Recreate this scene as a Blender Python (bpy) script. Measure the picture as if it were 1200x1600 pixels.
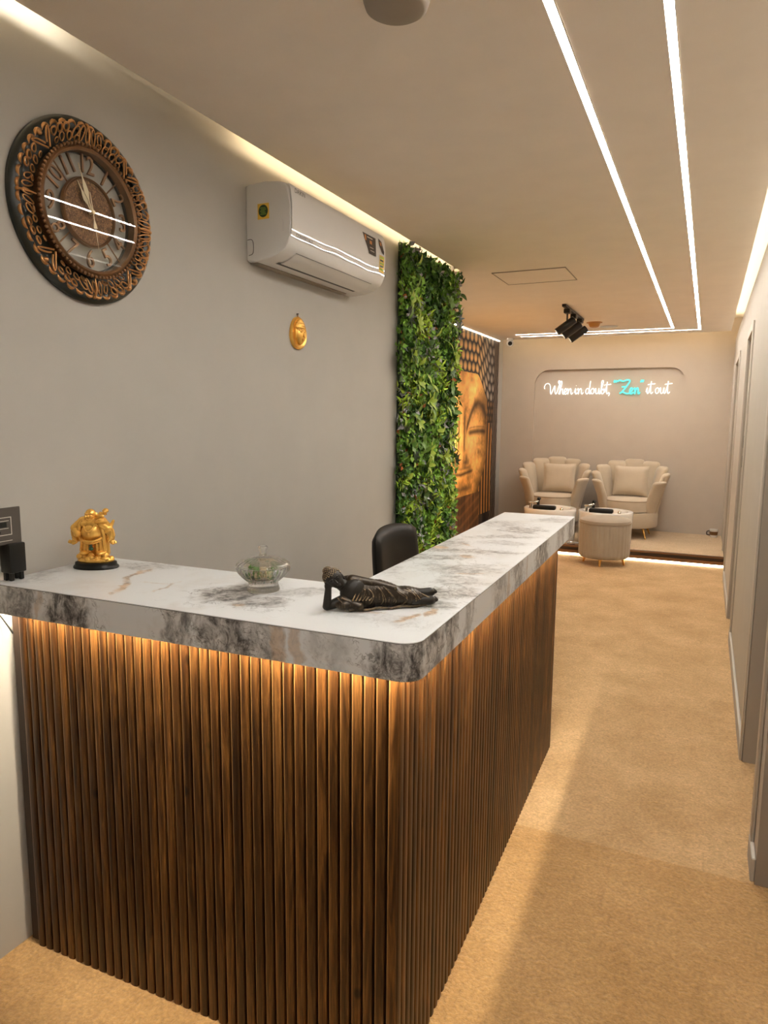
import bpy, bmesh, math, random
import numpy as np
from mathutils import Vector, Matrix, Euler

random.seed(7)
rng = np.random.default_rng(7)
PI = math.pi
SC = bpy.context.scene
COL = SC.collection
for o in list(bpy.data.objects):
    bpy.data.objects.remove(o)

# ------------------------------------------------------------------ camera, world, exposure
cd = bpy.data.cameras.new('camera')
cam = bpy.data.objects.new('camera', cd)
COL.objects.link(cam)
R_ = Vector((0.9074393, 0.4201075, 0.0079719))
U_ = Vector((-0.0632184, 0.1177470, 0.9910293))
F_ = Vector((-0.4154002, 0.8998029, -0.1334068))
M = Matrix((R_, U_, -F_)).transposed().to_4x4()
M.translation = Vector((0, 0, 1.55))
cam.matrix_world = M
cd.sensor_fit = 'VERTICAL'
cd.sensor_height = 36.0
cd.lens = 1085.4 / 1600 * 36.0
cd.clip_start = 0.02
SC.camera = cam
w = bpy.data.worlds.new('world')
SC.world = w
w.use_nodes = True
w.node_tree.nodes['Background'].inputs[0].default_value = (0.9, 0.8, 0.68, 1)
w.node_tree.nodes['Background'].inputs[1].default_value = 0.05
SC.view_settings.view_transform = 'Standard'
SC.view_settings.look = 'None'
SC.view_settings.exposure = 0.45
SC.view_settings.gamma = 1.0
SC.view_settings.use_curve_mapping = False

# light strengths (radiance of the real lamps)
L_STRIP = 60.0
L_COVE = 24.0
L_COUNTER = 470.0
L_STEP = 16.0
C_NEUTRAL = (1.0, 0.935, 0.855)
C_WARM = (1.0, 0.78, 0.48)


# ------------------------------------------------------------------ materials
def srgb(r, g, b):
    def f(c):
        c /= 255.0
        return c / 12.92 if c <= 0.04045 else ((c + 0.055) / 1.055) ** 2.4
    return (f(r), f(g), f(b), 1)


class NT:
    def __init__(self, name):
        self.m = bpy.data.materials.new(name)
        self.m.use_nodes = True
        self.t = self.m.node_tree
        self.b = self.t.nodes['Principled BSDF']

    def n(self, kind, **kw):
        nd = self.t.nodes.new(kind)
        for k, v in kw.items():
            if k in nd.inputs:
                nd.inputs[k].default_value = v
            else:
                setattr(nd, k, v)
        return nd

    def l(self, a, b):
        self.t.links.new(a, b)

    def ramp(self, fac, stops, interp='LINEAR'):
        r = self.t.nodes.new('ShaderNodeValToRGB')
        r.color_ramp.interpolation = interp
        e = r.color_ramp.elements
        while len(e) < len(stops):
            e.new(0.5)
        for i, (p, c) in enumerate(stops):
            e[i].position = p
            e[i].color = c if len(c) == 4 else (*c, 1)
        self.l(fac, r.inputs[0])
        return r.outputs[0]

    def mix(self, fac, a, b, mode='MIX'):
        m = self.t.nodes.new('ShaderNodeMix')
        m.data_type = 'RGBA'
        m.blend_type = mode
        for sock, v in ((m.inputs[0], fac), (m.inputs[6], a), (m.inputs[7], b)):
            if isinstance(v, bpy.types.NodeSocket):
                self.l(v, sock)
            else:
                sock.default_value = v
        return m.outputs[2]

    def math(self, op, a, b=0.0, clamp=False):
        m = self.t.nodes.new('ShaderNodeMath')
        m.operation = op
        m.use_clamp = clamp
        for i, v in enumerate((a, b)):
            if isinstance(v, bpy.types.NodeSocket):
                self.l(v, m.inputs[i])
            else:
                m.inputs[i].default_value = v
        return m.outputs[0]

    def coord(self, which='Object', scale=(1, 1, 1), rot=(0, 0, 0), rand=False):
        tc = self.t.nodes.new('ShaderNodeTexCoord')
        mp = self.t.nodes.new('ShaderNodeMapping')
        self.l(tc.outputs[which], mp.inputs[0])
        mp.inputs['Scale'].default_value = scale
        mp.inputs['Rotation'].default_value = rot
        if rand:
            oi = self.t.nodes.new('ShaderNodeObjectInfo')
            cb = self.t.nodes.new('ShaderNodeCombineXYZ')
            s = self.math('MULTIPLY', oi.outputs['Random'], 90.0)
            for k in range(3):
                self.l(s, cb.inputs[k])
            self.l(cb.outputs[0], mp.inputs['Location'])
        return mp.outputs[0]

    def noise(self, vec, scale=5.0, detail=3.0, rough=0.5, dist=0.0):
        n = self.t.nodes.new('ShaderNodeTexNoise')
        n.inputs['Scale'].default_value = scale
        n.inputs['Detail'].default_value = detail
        n.inputs['Roughness'].default_value = rough
        n.inputs['Distortion'].default_value = dist
        self.l(vec, n.inputs['Vector'])
        return n

    def bump(self, h, strength=0.3, dist=0.01):
        b = self.t.nodes.new('ShaderNodeBump')
        b.inputs['Strength'].default_value = strength
        b.inputs['Distance'].default_value = dist
        self.l(h, b.inputs['Height'])
        self.l(b.outputs[0], self.b.inputs['Normal'])


def plain(name, col, rough=0.5, metal=0.0, bump=None, spec=0.5, var=0.0, coat=0.0):
    """a paint / plastic / metal with faint colour variation and fine relief"""
    t = NT(name)
    t.b.inputs['Roughness'].default_value = rough
    t.b.inputs['Metallic'].default_value = metal
    t.b.inputs['Specular IOR Level'].default_value = spec
    t.b.inputs['Coat Weight'].default_value = coat
    if var:
        v = t.coord()
        nz = t.noise(v, 6.0, 4.0)
        a = tuple(c * (1 - var) for c in col[:3]) + (1,)
        b = tuple(min(1, c * (1 + var)) for c in col[:3]) + (1,)
        t.l(t.ramp(nz.outputs[0], [(0.3, a), (0.7, b)]), t.b.inputs['Base Color'])
    else:
        t.b.inputs['Base Color'].default_value = col
    if bump:
        v = t.coord()
        nz = t.noise(v, bump[0], 3.0)
        t.bump(nz.outputs[0], bump[1], bump[2])
    return t.m


def emit(name, col, strength):
    m = bpy.data.materials.new(name)
    m.use_nodes = True
    t = m.node_tree
    t.nodes.clear()
    e = t.nodes.new('ShaderNodeEmission')
    e.inputs[0].default_value = (*col[:3], 1)
    e.inputs[1].default_value = strength
    o = t.nodes.new('ShaderNodeOutputMaterial')
    t.links.new(e.outputs[0], o.inputs[0])
    return m


def vcol(name, rough=0.6, spec=0.3):
    t = NT(name)
    a = t.n('ShaderNodeVertexColor', layer_name='Col')
    t.l(a.outputs[0], t.b.inputs['Base Color'])
    t.b.inputs['Roughness'].default_value = rough
    t.b.inputs['Specular IOR Level'].default_value = spec
    return t


MAT = {}
MAT['paint_grey'] = plain('paint_grey', (0.45, 0.43, 0.39, 1), 0.75, bump=(60, 0.05, 0.002), spec=0.25, var=0.02)
MAT['paint_right'] = plain('paint_right', (0.49, 0.455, 0.40, 1), 0.7, bump=(60, 0.05, 0.002), spec=0.25, var=0.02)
MAT['paint_pink'] = plain('paint_pink', (0.525, 0.45, 0.37, 1), 0.75, bump=(60, 0.05, 0.002), spec=0.25, var=0.02)
MAT['ceiling'] = plain('ceiling_paint', (0.86, 0.79, 0.705, 1), 0.8, bump=(40, 0.04, 0.002), spec=0.2, var=0.02)
MAT['cove_white'] = plain('cove_white', (0.78, 0.72, 0.62, 1), 0.7, spec=0.2)
MAT['door'] = plain('door_paint', (0.50, 0.45, 0.385, 1), 0.45, spec=0.4)
MAT['door_dark'] = plain('door_frame_paint', (0.36, 0.315, 0.26, 1), 0.5, spec=0.35)
MAT['white_plastic'] = plain('white_plastic', (0.74, 0.73, 0.71, 1), 0.22, spec=0.5)
MAT['white_gloss'] = plain('white_gloss', (0.74, 0.73, 0.72, 1), 0.012, spec=0.6)
MAT['white_ceramic'] = plain('white_acrylic', (0.85, 0.83, 0.79, 1), 0.12, coat=0.3)
MAT['black_plastic'] = plain('black_plastic', (0.010, 0.010, 0.008, 1), 0.38, spec=0.3)
MAT['black_metal'] = plain('black_metal', (0.012, 0.011, 0.010, 1), 0.4)
MAT['black_leather'] = plain('black_leather', (0.009, 0.008, 0.006, 1), 0.5, spec=0.22, bump=(220, 0.12, 0.002))
MAT['dark_grey'] = plain('dark_grey_card', (0.075, 0.066, 0.055, 1), 0.5)
MAT['chrome'] = plain('chrome', (0.82, 0.82, 0.80, 1), 0.08, 1.0)
MAT['steel'] = plain('brushed_steel', (0.55, 0.53, 0.5, 1), 0.3, 1.0)
MAT['gold_metal'] = plain('gold_metal', (0.85, 0.50, 0.17, 1), 0.25, 1.0)
MAT['orange_plastic'] = plain('amber_plastic', (0.5, 0.24, 0.06, 1), 0.4)
MAT['grey_dark'] = plain('slot_dark', (0.03, 0.03, 0.028, 1), 0.5)
MAT['downlight'] = plain('taupe_housing', (0.30, 0.255, 0.205, 1), 0.5)
MAT['velvet'] = plain('beige_velvet', (0.52, 0.435, 0.325, 1), 0.85, bump=(300, 0.15, 0.002), spec=0.15, var=0.05)
MAT['velvet_dark'] = plain('velvet_piping', (0.30, 0.235, 0.165, 1), 0.85, spec=0.15)
MAT['velvet_pouf'] = plain('taupe_velvet', (0.37, 0.315, 0.245, 1), 0.85, bump=(300, 0.15, 0.002), spec=0.15, var=0.05)
for k in ('velvet', 'velvet_pouf'):
    MAT[k].node_tree.nodes['Principled BSDF'].inputs['Sheen Weight'].default_value = 0.25
MAT['led_strip'] = emit('led_strip', C_NEUTRAL, L_STRIP)
MAT['led_cove'] = emit('led_cove', C_WARM, L_COVE)
MAT['led_cove_back'] = emit('led_cove_back', C_WARM, L_COVE * 0.45)
MAT['led_cove_white'] = emit('led_cove_white', (1, 0.9, 0.72), L_COVE * 1.2)
MAT['led_ledge'] = emit('led_ledge', (1, 0.92, 0.78), 3.0)
MAT['led_counter'] = emit('led_counter', (1.0, 0.86, 0.66), L_COUNTER * 0.66)
MAT['led_counter_side'] = emit('led_counter_side', (1.0, 0.86, 0.66), L_COUNTER * 1.75)
MAT['led_step'] = emit('led_step', (1.0, 0.84, 0.6), L_STEP)
MAT['neon_white'] = emit('neon_white', (1.0, 0.97, 0.88), 1.5)
MAT['neon_cyan'] = emit('neon_cyan', (0.17, 0.82, 0.71), 1.0)


def mat_carpet(name, c0, c1):
    t = NT(name)
    v = t.coord()
    big = t.noise(v, 3.0, 5.0, 0.6)
    fine = t.noise(v, 90.0, 3.0, 0.7)
    tuft = t.noise(v, 34.0, 4.0, 0.65, 1.0)
    col = t.ramp(big.outputs[0], [(0.3, c0), (0.72, c1)])
    k = t.ramp(fine.outputs[0], [(0.3, (0.72, 0.70, 0.68, 1)), (0.7, (1.12, 1.1, 1.08, 1))])
    col = t.mix(1.0, col, k, 'MULTIPLY')
    k2 = t.ramp(tuft.outputs[0], [(0.35, (0.84, 0.83, 0.81, 1)), (0.66, (1.08, 1.08, 1.08, 1))])
    col = t.mix(0.8, col, k2, 'MULTIPLY')
    t.l(col, t.b.inputs['Base Color'])
    t.b.inputs['Roughness'].default_value = 1.0
    t.b.inputs['Specular IOR Level'].default_value = 0.05
    t.b.inputs['Sheen Weight'].default_value = 0.15
    h = t.math('ADD', fine.outputs[0], t.math('MULTIPLY', tuft.outputs[0], 1.2))
    t.bump(h, 0.75, 0.012)
    return t.m


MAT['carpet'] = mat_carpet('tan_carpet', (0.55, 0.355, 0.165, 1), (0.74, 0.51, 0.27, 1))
MAT['carpet_near'] = mat_carpet('tan_carpet_shadow', (0.50, 0.30, 0.12, 1), (0.64, 0.41, 0.185, 1))  # shadow over the near floor, put into the colour as darker tan
MAT['carpet_platform'] = mat_carpet('platform_carpet', (0.66, 0.50, 0.32, 1), (0.75, 0.58, 0.39, 1))


def mat_wood(name='walnut_slat', gain=1.0):
    t = NT(name)
    v = t.coord('Object', (26, 26, 1.5), rand=True)
    g = t.noise(v, 2.2, 6.0, 0.62, 1.4)
    v2 = t.coord('Object', (90, 90, 5), rand=True)
    fine = t.noise(v2, 3.0, 4.0, 0.6, 0.6)
    v3 = t.coord('Object', (3, 3, 1.1), rand=True)
    cloud = t.noise(v3, 2.2, 3.0, 0.5)
    col = t.ramp(g.outputs[0], [(0.28, (0.030, 0.012, 0.004, 1)), (0.44, (0.095, 0.040, 0.011, 1)),
                                (0.58, (0.20, 0.092, 0.025, 1)), (0.74, (0.34, 0.17, 0.05, 1))])
    fl = t.ramp(fine.outputs[0], [(0.35, (0.55, 0.5, 0.45, 1)), (0.65, (1.1, 1.1, 1.1, 1))])
    col = t.mix(0.75, col, fl, 'MULTIPLY')
    cl = t.ramp(cloud.outputs[0], [(0.32, (0.42, 0.38, 0.34, 1)), (0.62, (1.0, 1.0, 1.0, 1))])
    col = t.mix(0.8, col, cl, 'MULTIPLY')
    # knots
    v4 = t.coord('Object', (4.5, 0.0, 3.0), rand=True)
    vo = t.n('ShaderNodeTexVoronoi')
    vo.inputs['Scale'].default_value = 1.0
    t.l(v4, vo.inputs['Vector'])
    kn = t.ramp(vo.outputs['Distance'], [(0.026, (0.05, 0.04, 0.03, 1)), (0.055, (1, 1, 1, 1))])
    col = t.mix(0.9, col, kn, 'MULTIPLY')
    oi = t.n('ShaderNodeObjectInfo')
    tone = t.ramp(oi.outputs['Random'], [(0.0, (0.45, 0.42, 0.39, 1)), (0.5, (0.85, 0.83, 0.80, 1)), (1.0, (1.15, 1.10, 1.02, 1))])
    col = t.mix(1.0, col, tone, 'MULTIPLY')
    if gain != 1.0:
        col = t.mix(1.0, col, (gain, gain, gain * 0.9, 1), 'MULTIPLY')
    t.l(col, t.b.inputs['Base Color'])
    t.b.inputs['Roughness'].default_value = 0.36
    t.b.inputs['Specular IOR Level'].default_value = 0.45
    t.bump(fine.outputs[0], 0.12, 0.002)
    return t.m


MAT['wood'] = mat_wood()
MAT['wood_edge'] = plain('slat_edge_glint', (0.26, 0.135, 0.045, 1), 0.3, var=0.2)  # paler tone painted in for light grazing the slat edges
MAT['wood_dark'] = plain('dark_wood_board', (0.03, 0.014, 0.006, 1), 0.5, var=0.3)


def mat_wood_step():
    t = NT('step_wood')
    v = t.coord('Object', (1.2, 20, 20))
    g = t.noise(v, 3.0, 5.0, 0.6, 1.0)
    t.l(t.ramp(g.outputs[0], [(0.3, (0.06, 0.025, 0.009, 1)), (0.7, (0.24, 0.115, 0.042, 1))]), t.b.inputs['Base Color'])
    t.b.inputs['Roughness'].default_value = 0.4
    return t.m


MAT['wood_step'] = mat_wood_step()


def mat_marble(name, blobs, veins, edge=False, dim=1.0):
    """printed laminate: white ground, crackled grey clouds at given places (desk coordinates, metres), brown-gold veins"""
    t = NT(name)
    v = t.coord('Object', (1, 1, 1))
    warp = t.noise(v, 5.0, 5.0, 0.62)
    sub = t.n('ShaderNodeVectorMath', operation='SUBTRACT')
    t.l(warp.outputs['Color'], sub.inputs[0])
    sub.inputs[1].default_value = (0.5, 0.5, 0.5)
    scl = t.n('ShaderNodeVectorMath', operation='SCALE')
    t.l(sub.outputs[0], scl.inputs[0])
    scl.inputs['Scale'].default_value = 0.16
    add = t.n('ShaderNodeVectorMath', operation='ADD')
    t.l(v, add.inputs[0])
    t.l(scl.outputs[0], add.inputs[1])
    wv = add.outputs[0]

    def ell_dist(x, y, rx, ry, rot):
        a = t.n('ShaderNodeVectorMath', operation='SUBTRACT')
        t.l(wv, a.inputs[0])
        a.inputs[1].default_value = (x, y, 0)
        r = t.n('ShaderNodeVectorRotate', rotation_type='Z_AXIS')
        t.l(a.outputs[0], r.inputs['Vector'])
        r.inputs['Angle'].default_value = -rot
        m = t.n('ShaderNodeVectorMath', operation='MULTIPLY')
        t.l(r.outputs[0], m.inputs[0])
        m.inputs[1].default_value = (1 / rx, 1 / ry, 0)
        ln = t.n('ShaderNodeVectorMath', operation='LENGTH')
        t.l(m.outputs[0], ln.inputs[0])
        return ln.outputs['Value']

    def union(items, rag, lo, hi):
        acc = None
        for it in items:
            d = t.math('ADD', ell_dist(*it[:5]), rag)
            mr = t.n('ShaderNodeMapRange', interpolation_type='SMOOTHSTEP')
            t.l(d, mr.inputs['Value'])
            mr.inputs['From Min'].default_value = lo
            mr.inputs['From Max'].default_value = hi
            mr.inputs['To Min'].default_value = it[5]
            mr.inputs['To Max'].default_value = 0.0
            acc = mr.outputs[0] if acc is None else t.math('MAXIMUM', acc, mr.outputs[0])
        return acc

    base = t.noise(wv, 5.5, 6.0, 0.6)
    white = (0.655 * dim, 0.675 * dim, 0.685 * dim, 1)
    pale = (0.60 * dim, 0.60 * dim, 0.59 * dim, 1)
    col = t.ramp(base.outputs[0], [(0.34, pale), (0.46, white)])
    rn = t.noise(v, 16.0, 7.0, 0.7, 0.4)
    rag = t.math('MULTIPLY', t.math('SUBTRACT', rn.outputs[0], 0.5), 1.9)
    pm = union(blobs, rag, 0.55, 1.15)
    mott = t.noise(t.coord('Object', (1, 1, 0.6)), 30.0, 10.0, 0.74, 0.5)
    mc = t.ramp(mott.outputs[0], [(0.36, (0.035, 0.033, 0.032, 1)), (0.44, (0.17, 0.163, 0.158, 1)),
                                  (0.51, (0.40, 0.39, 0.38, 1)), (0.62, pale)])
    col = t.mix(pm, col, mc)
    # thin dark veins in and around the clouds
    vo = t.noise(wv, 7.0, 7.0, 0.62, 1.4)
    d = t.math('ABSOLUTE', t.math('SUBTRACT', vo.outputs[0], 0.5))
    vm = t.ramp(d, [(0.0, (1, 1, 1, 1)), (0.016, (0, 0, 0, 1))])
    halo = union(blobs, rag, 0.8, 1.9)
    col = t.mix(t.math('MULTIPLY', t.math('MULTIPLY', vm, halo), 0.8), col, (0.10, 0.096, 0.09, 1))
    gm = union(veins, t.math('MULTIPLY', rag, 1.3), 0.5, 1.3)
    gcol = t.ramp(mott.outputs[0], [(0.38, (0.20, 0.13, 0.08, 1)), (0.55, (0.60, 0.42, 0.26, 1))])
    col = t.mix(gm, col, gcol)
    t.l(col, t.b.inputs['Base Color'])
    t.b.inputs['Roughness'].default_value = 0.5 if edge else 0.3
    t.b.inputs['Specular IOR Level'].default_value = 0.3
    return t.m


TOP_BLOBS = [(-0.06, -0.16, 0.10, 0.085, 0.2, 1.0), (0.05, -0.20, 0.09, 0.06, 0.1, 0.9), (0.09, -0.09, 0.10, 0.05, 0.5, 0.55), (0.17, 0.46, 0.05, 0.13, -0.1, 0.9),
             (0.45, 0.09, 0.08, 0.07, 0.5, 1.0), (0.47, -0.04, 0.05, 0.06, 0.0, 0.8), (0.39, 0.38, 0.13, 0.10, 0.3, 0.65), (0.33, 0.68, 0.18, 0.05, 0.25, 0.9),
             (0.22, 0.80, 0.07, 0.10, 0.2, 0.75), (0.40, 0.88, 0.10, 0.05, 0.3, 0.5), (0.38, 1.22, 0.12, 0.11, 0.4, 0.9), (0.27, 1.33, 0.10, 0.10, 0.2, 0.6), (0.44, 1.55, 0.09, 0.10, 0.0, 0.55),
             (0.36, 1.02, 0.14, 0.04, 0.35, 0.7), (0.30, 0.53, 0.12, 0.04, 0.5, 0.75), (0.43, 0.22, 0.06, 0.09, 0.6, 0.6), (-0.69, -0.20, 0.06, 0.12, 0.2, 0.45), (-0.48, 0.0, 0.10, 0.05, 0.2, 0.6), (0.20, 0.27, 0.05, 0.08, 0.4, 0.45), (0.40, -0.20, 0.10, 0.045, 0.1, 0.35)]
TOP_VEINS = [(-0.372, -0.235, 0.075, 0.014, 1.95, 0.95), (-0.43, -0.09, 0.085, 0.012, 1.95, 0.9), (-0.272, -0.167, 0.06, 0.008, 1.8, 0.6), (-0.33, -0.16, 0.05, 0.006, 0.6, 0.4),
             (0.442, -0.18, 0.035, 0.013, 1.3, 0.9), (0.475, -0.13, 0.035, 0.012, 1.6, 0.9), (0.35, -0.17, 0.05, 0.007, 0.3, 0.5), (0.214, 0.70, 0.035, 0.022, 0.4, 0.9), (0.36, 0.57, 0.03, 0.024, 0.9, 0.8),
             (0.28, 0.80, 0.05, 0.009, 2.3, 0.6), (0.43, 0.33, 0.04, 0.008, 0.5, 0.6), (0.03, -0.235, 0.02, 0.012, 0.2, 0.7)]
EB = 0.09
EDGE_BLOBS = [(-0.62, -0.345, 0.075, EB, 0, 0.8), (-0.44, -0.345, 0.085, EB, 0, 1.0), (-0.09, -0.345, 0.055, EB, 0, 0.8), (0.06, -0.345, 0.085, EB, 0, 1.0), (0.15, -0.345, 0.05, EB, 0, 0.7),
              (0.33, -0.345, 0.05, EB, 0, 0.3), (0.50, -0.335, 0.085, EB, 0, 1.0), (0.522, -0.24, EB, 0.06, 0, 0.95), (0.522, -0.12, EB, 0.05, 0, 0.9), (0.522, 0.02, EB, 0.05, 0, 0.55),
              (0.522, 0.33, EB, 0.08, 0, 0.55), (0.522, 0.56, EB, 0.09, 0, 0.75), (0.522, 0.95, EB, 0.12, 0, 0.9), (0.522, 1.35, EB, 0.10, 0, 0.5), (0.522, 1.62, EB, 0.10, 0, 0.8)]
EDGE_VEINS = [(0.19, -0.345, 0.022, 0.05, 0, 0.6), (0.24, -0.345, 0.016, 0.05, 0, 0.55), (0.522, 0.42, 0.05, 0.012, 0, 0.5), (0.522, 0.70, 0.05, 0.012, 0, 0.4), (-0.55, -0.345, 0.014, 0.05, 0, 0.4)]
MAT['marble_top'] = mat_marble('marble_laminate_top', TOP_BLOBS, TOP_VEINS)
MAT['marble_edge'] = mat_marble('marble_laminate_edge', EDGE_BLOBS, EDGE_VEINS, True, 1.22)


def mat_worn(name, low, high, lo=0.47, hi=0.56, metal=0.9, rough=0.35, noise_amt=0.3):
    t = NT(name)
    g = t.n('ShaderNodeNewGeometry')
    v = t.coord()
    nz = t.noise(v, 120.0, 3.0, 0.6)
    p = t.math('ADD', g.outputs['Pointiness'], t.math('MULTIPLY', t.math('SUBTRACT', nz.outputs[0], 0.5), noise_amt * 0.1))
    t.l(t.ramp(p, [(lo, low), (hi, high)]), t.b.inputs['Base Color'])
    t.b.inputs['Metallic'].default_value = metal
    t.b.inputs['Roughness'].default_value = rough
    return t.m


MAT['gold_statue'] = mat_worn('gilded_resin', (0.26, 0.095, 0.010, 1), (1.0, 0.58, 0.13, 1), 0.42, 0.505, 0.65, 0.24)
MAT['bronze_skin'] = plain('dark_bronze', (0.016, 0.013, 0.009, 1), 0.5, 0.1, spec=0.4)
MAT['bronze_robe'] = mat_worn('bronze_robe', (0.030, 0.021, 0.013, 1), (0.62, 0.45, 0.25, 1), 0.51, 0.588, 0.5, 0.36, 0.5)
MAT['clock_bronze'] = mat_worn('antique_copper', (0.05, 0.026, 0.012, 1), (0.50, 0.25, 0.09, 1), 0.42, 0.60, 0.65, 0.36, 0.6)
MAT['clock_copper'] = plain('copper_paint', (0.22, 0.112, 0.048, 1), 0.42, 0.5, var=0.25)
MAT['clock_black'] = plain('clock_rim_black', (0.014, 0.016, 0.011, 1), 0.35)
MAT['hand_cream'] = plain('clock_hand_cream', (0.80, 0.68, 0.47, 1), 0.4)


def mat_dial():
    t = NT('dial_filigree')
    v = t.coord()
    vo = t.noise(v, 75.0, 2.0, 0.5, 2.0)
    d = t.math('ABSOLUTE', t.math('SUBTRACT', vo.outputs[0], 0.5))
    t.l(t.ramp(d, [(0.0, (0.42, 0.22, 0.095, 1)), (0.05, (0.10, 0.045, 0.018, 1))]), t.b.inputs['Base Color'])
    t.b.inputs['Metallic'].default_value = 0.5
    t.b.inputs['Roughness'].default_value = 0.45
    t.bump(t.math('SUBTRACT', 0.2, d), 0.6, 0.004)
    return t.m


MAT['dial'] = mat_dial()


def mat_glass(name, rough=0.0, col=(1, 1, 1, 1), ior=1.45):
    t = NT(name)
    t.b.inputs['Base Color'].default_value = col
    t.b.inputs['Roughness'].default_value = rough
    t.b.inputs['IOR'].default_value = ior
    t.b.inputs['Transmission Weight'].default_value = 1.0
    return t.m




def mat_crystal():
    """thin pressed glass: half of the light passes straight, half refracts"""
    t = NT('crystal_glass')
    t.b.inputs['Base Color'].default_value = (0.99, 0.99, 0.98, 1)
    t.b.inputs['Roughness'].default_value = 0.0
    t.b.inputs['IOR'].default_value = 1.45
    t.b.inputs['Transmission Weight'].default_value = 1.0
    tr = t.n('ShaderNodeBsdfTransparent')
    tr.inputs[0].default_value = (0.99, 0.99, 0.98, 1)
    mx = t.n('ShaderNodeMixShader')
    mx.inputs[0].default_value = 0.3
    t.l(t.b.outputs[0], mx.inputs[1])
    t.l(tr.outputs[0], mx.inputs[2])
    t.l(mx.outputs[0], t.t.nodes['Material Output'].inputs[0])
    return t.m


MAT['crystal'] = mat_crystal()


def mat_pane():
    """clock pane: thin clear glass, a clear film with a mirror coat"""
    m = bpy.data.materials.new('clock_pane_glass')
    m.use_nodes = True
    t = m.node_tree
    t.nodes.clear()
    tr = t.nodes.new('ShaderNodeBsdfTransparent')
    tr.inputs[0].default_value = (0.95, 0.96, 0.95, 1)
    gl = t.nodes.new('ShaderNodeBsdfGlossy')
    gl.inputs['Roughness'].default_value = 0.01
    lw = t.nodes.new('ShaderNodeLayerWeight')
    lw.inputs[0].default_value = 0.5
    pw = t.nodes.new('ShaderNodeMath')
    pw.operation = 'POWER'
    pw.inputs[1].default_value = 5.0
    t.links.new(lw.outputs['Facing'], pw.inputs[0])
    fr = t.nodes.new('ShaderNodeMath')
    fr.operation = 'MULTIPLY_ADD'
    fr.inputs[1].default_value = 0.92
    fr.inputs[2].default_value = 0.06
    t.links.new(pw.outputs[0], fr.inputs[0])
    mx = t.nodes.new('ShaderNodeMixShader')
    o = t.nodes.new('ShaderNodeOutputMaterial')
    t.links.new(fr.outputs[0], mx.inputs[0])
    t.links.new(tr.outputs[0], mx.inputs[1])
    t.links.new(gl.outputs[0], mx.inputs[2])
    t.links.new(mx.outputs[0], o.inputs[0])
    return m


MAT['pane'] = mat_pane()
vt = vcol('leaf_paint', 0.5, 0.3)
vt.b.inputs['Subsurface Weight'].default_value = 0.0
MAT['leaf_vcol'] = vt.m
MAT['mural_print'] = vcol('mural_print', 0.55, 0.25).m
MAT['print'] = vcol('sticker_print', 0.45, 0.3).m
MAT['leaf_a'] = plain('leaf_deep_green', (0.055, 0.12, 0.022, 1), 0.45, var=0.2)
MAT['leaf_b'] = plain('leaf_mid_green', (0.13, 0.26, 0.04, 1), 0.45, var=0.2)
MAT['leaf_c'] = plain('leaf_lime_green', (0.33, 0.47, 0.06, 1), 0.45, var=0.2)
MAT['leaf_d'] = plain('leaf_dark_ivy', (0.012, 0.030, 0.010, 1), 0.4, var=0.2)
MAT['green_gem'] = plain('green_enamel', (0.01, 0.07, 0.02, 1), 0.15)
MAT['candy_green'] = plain('candy_green_wrap', (0.06, 0.22, 0.012, 1), 0.25)
MAT['candy_cream'] = plain('candy_cream_wrap', (0.75, 0.62, 0.36, 1), 0.3)
MAT['sticker_yellow'] = plain('sticker_yellow', (0.80, 0.50, 0.06, 1), 0.4)
MAT['sticker_green'] = plain('sticker_green', (0.02, 0.055, 0.012, 1), 0.4)
MAT['sticker_brown'] = plain('sticker_dark_brown', (0.03, 0.018, 0.010, 1), 0.35)
MAT['ink'] = plain('dark_ink', (0.05, 0.05, 0.05, 1), 0.5)
MAT['ink_light'] = plain('pale_ink', (0.62, 0.58, 0.52, 1), 0.5)
MAT['ink_orange'] = plain('orange_ink', (0.55, 0.22, 0.05, 1), 0.5)
MAT['ink_lime'] = plain('lime_ink', (0.36, 0.55, 0.05, 1), 0.5)


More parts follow.
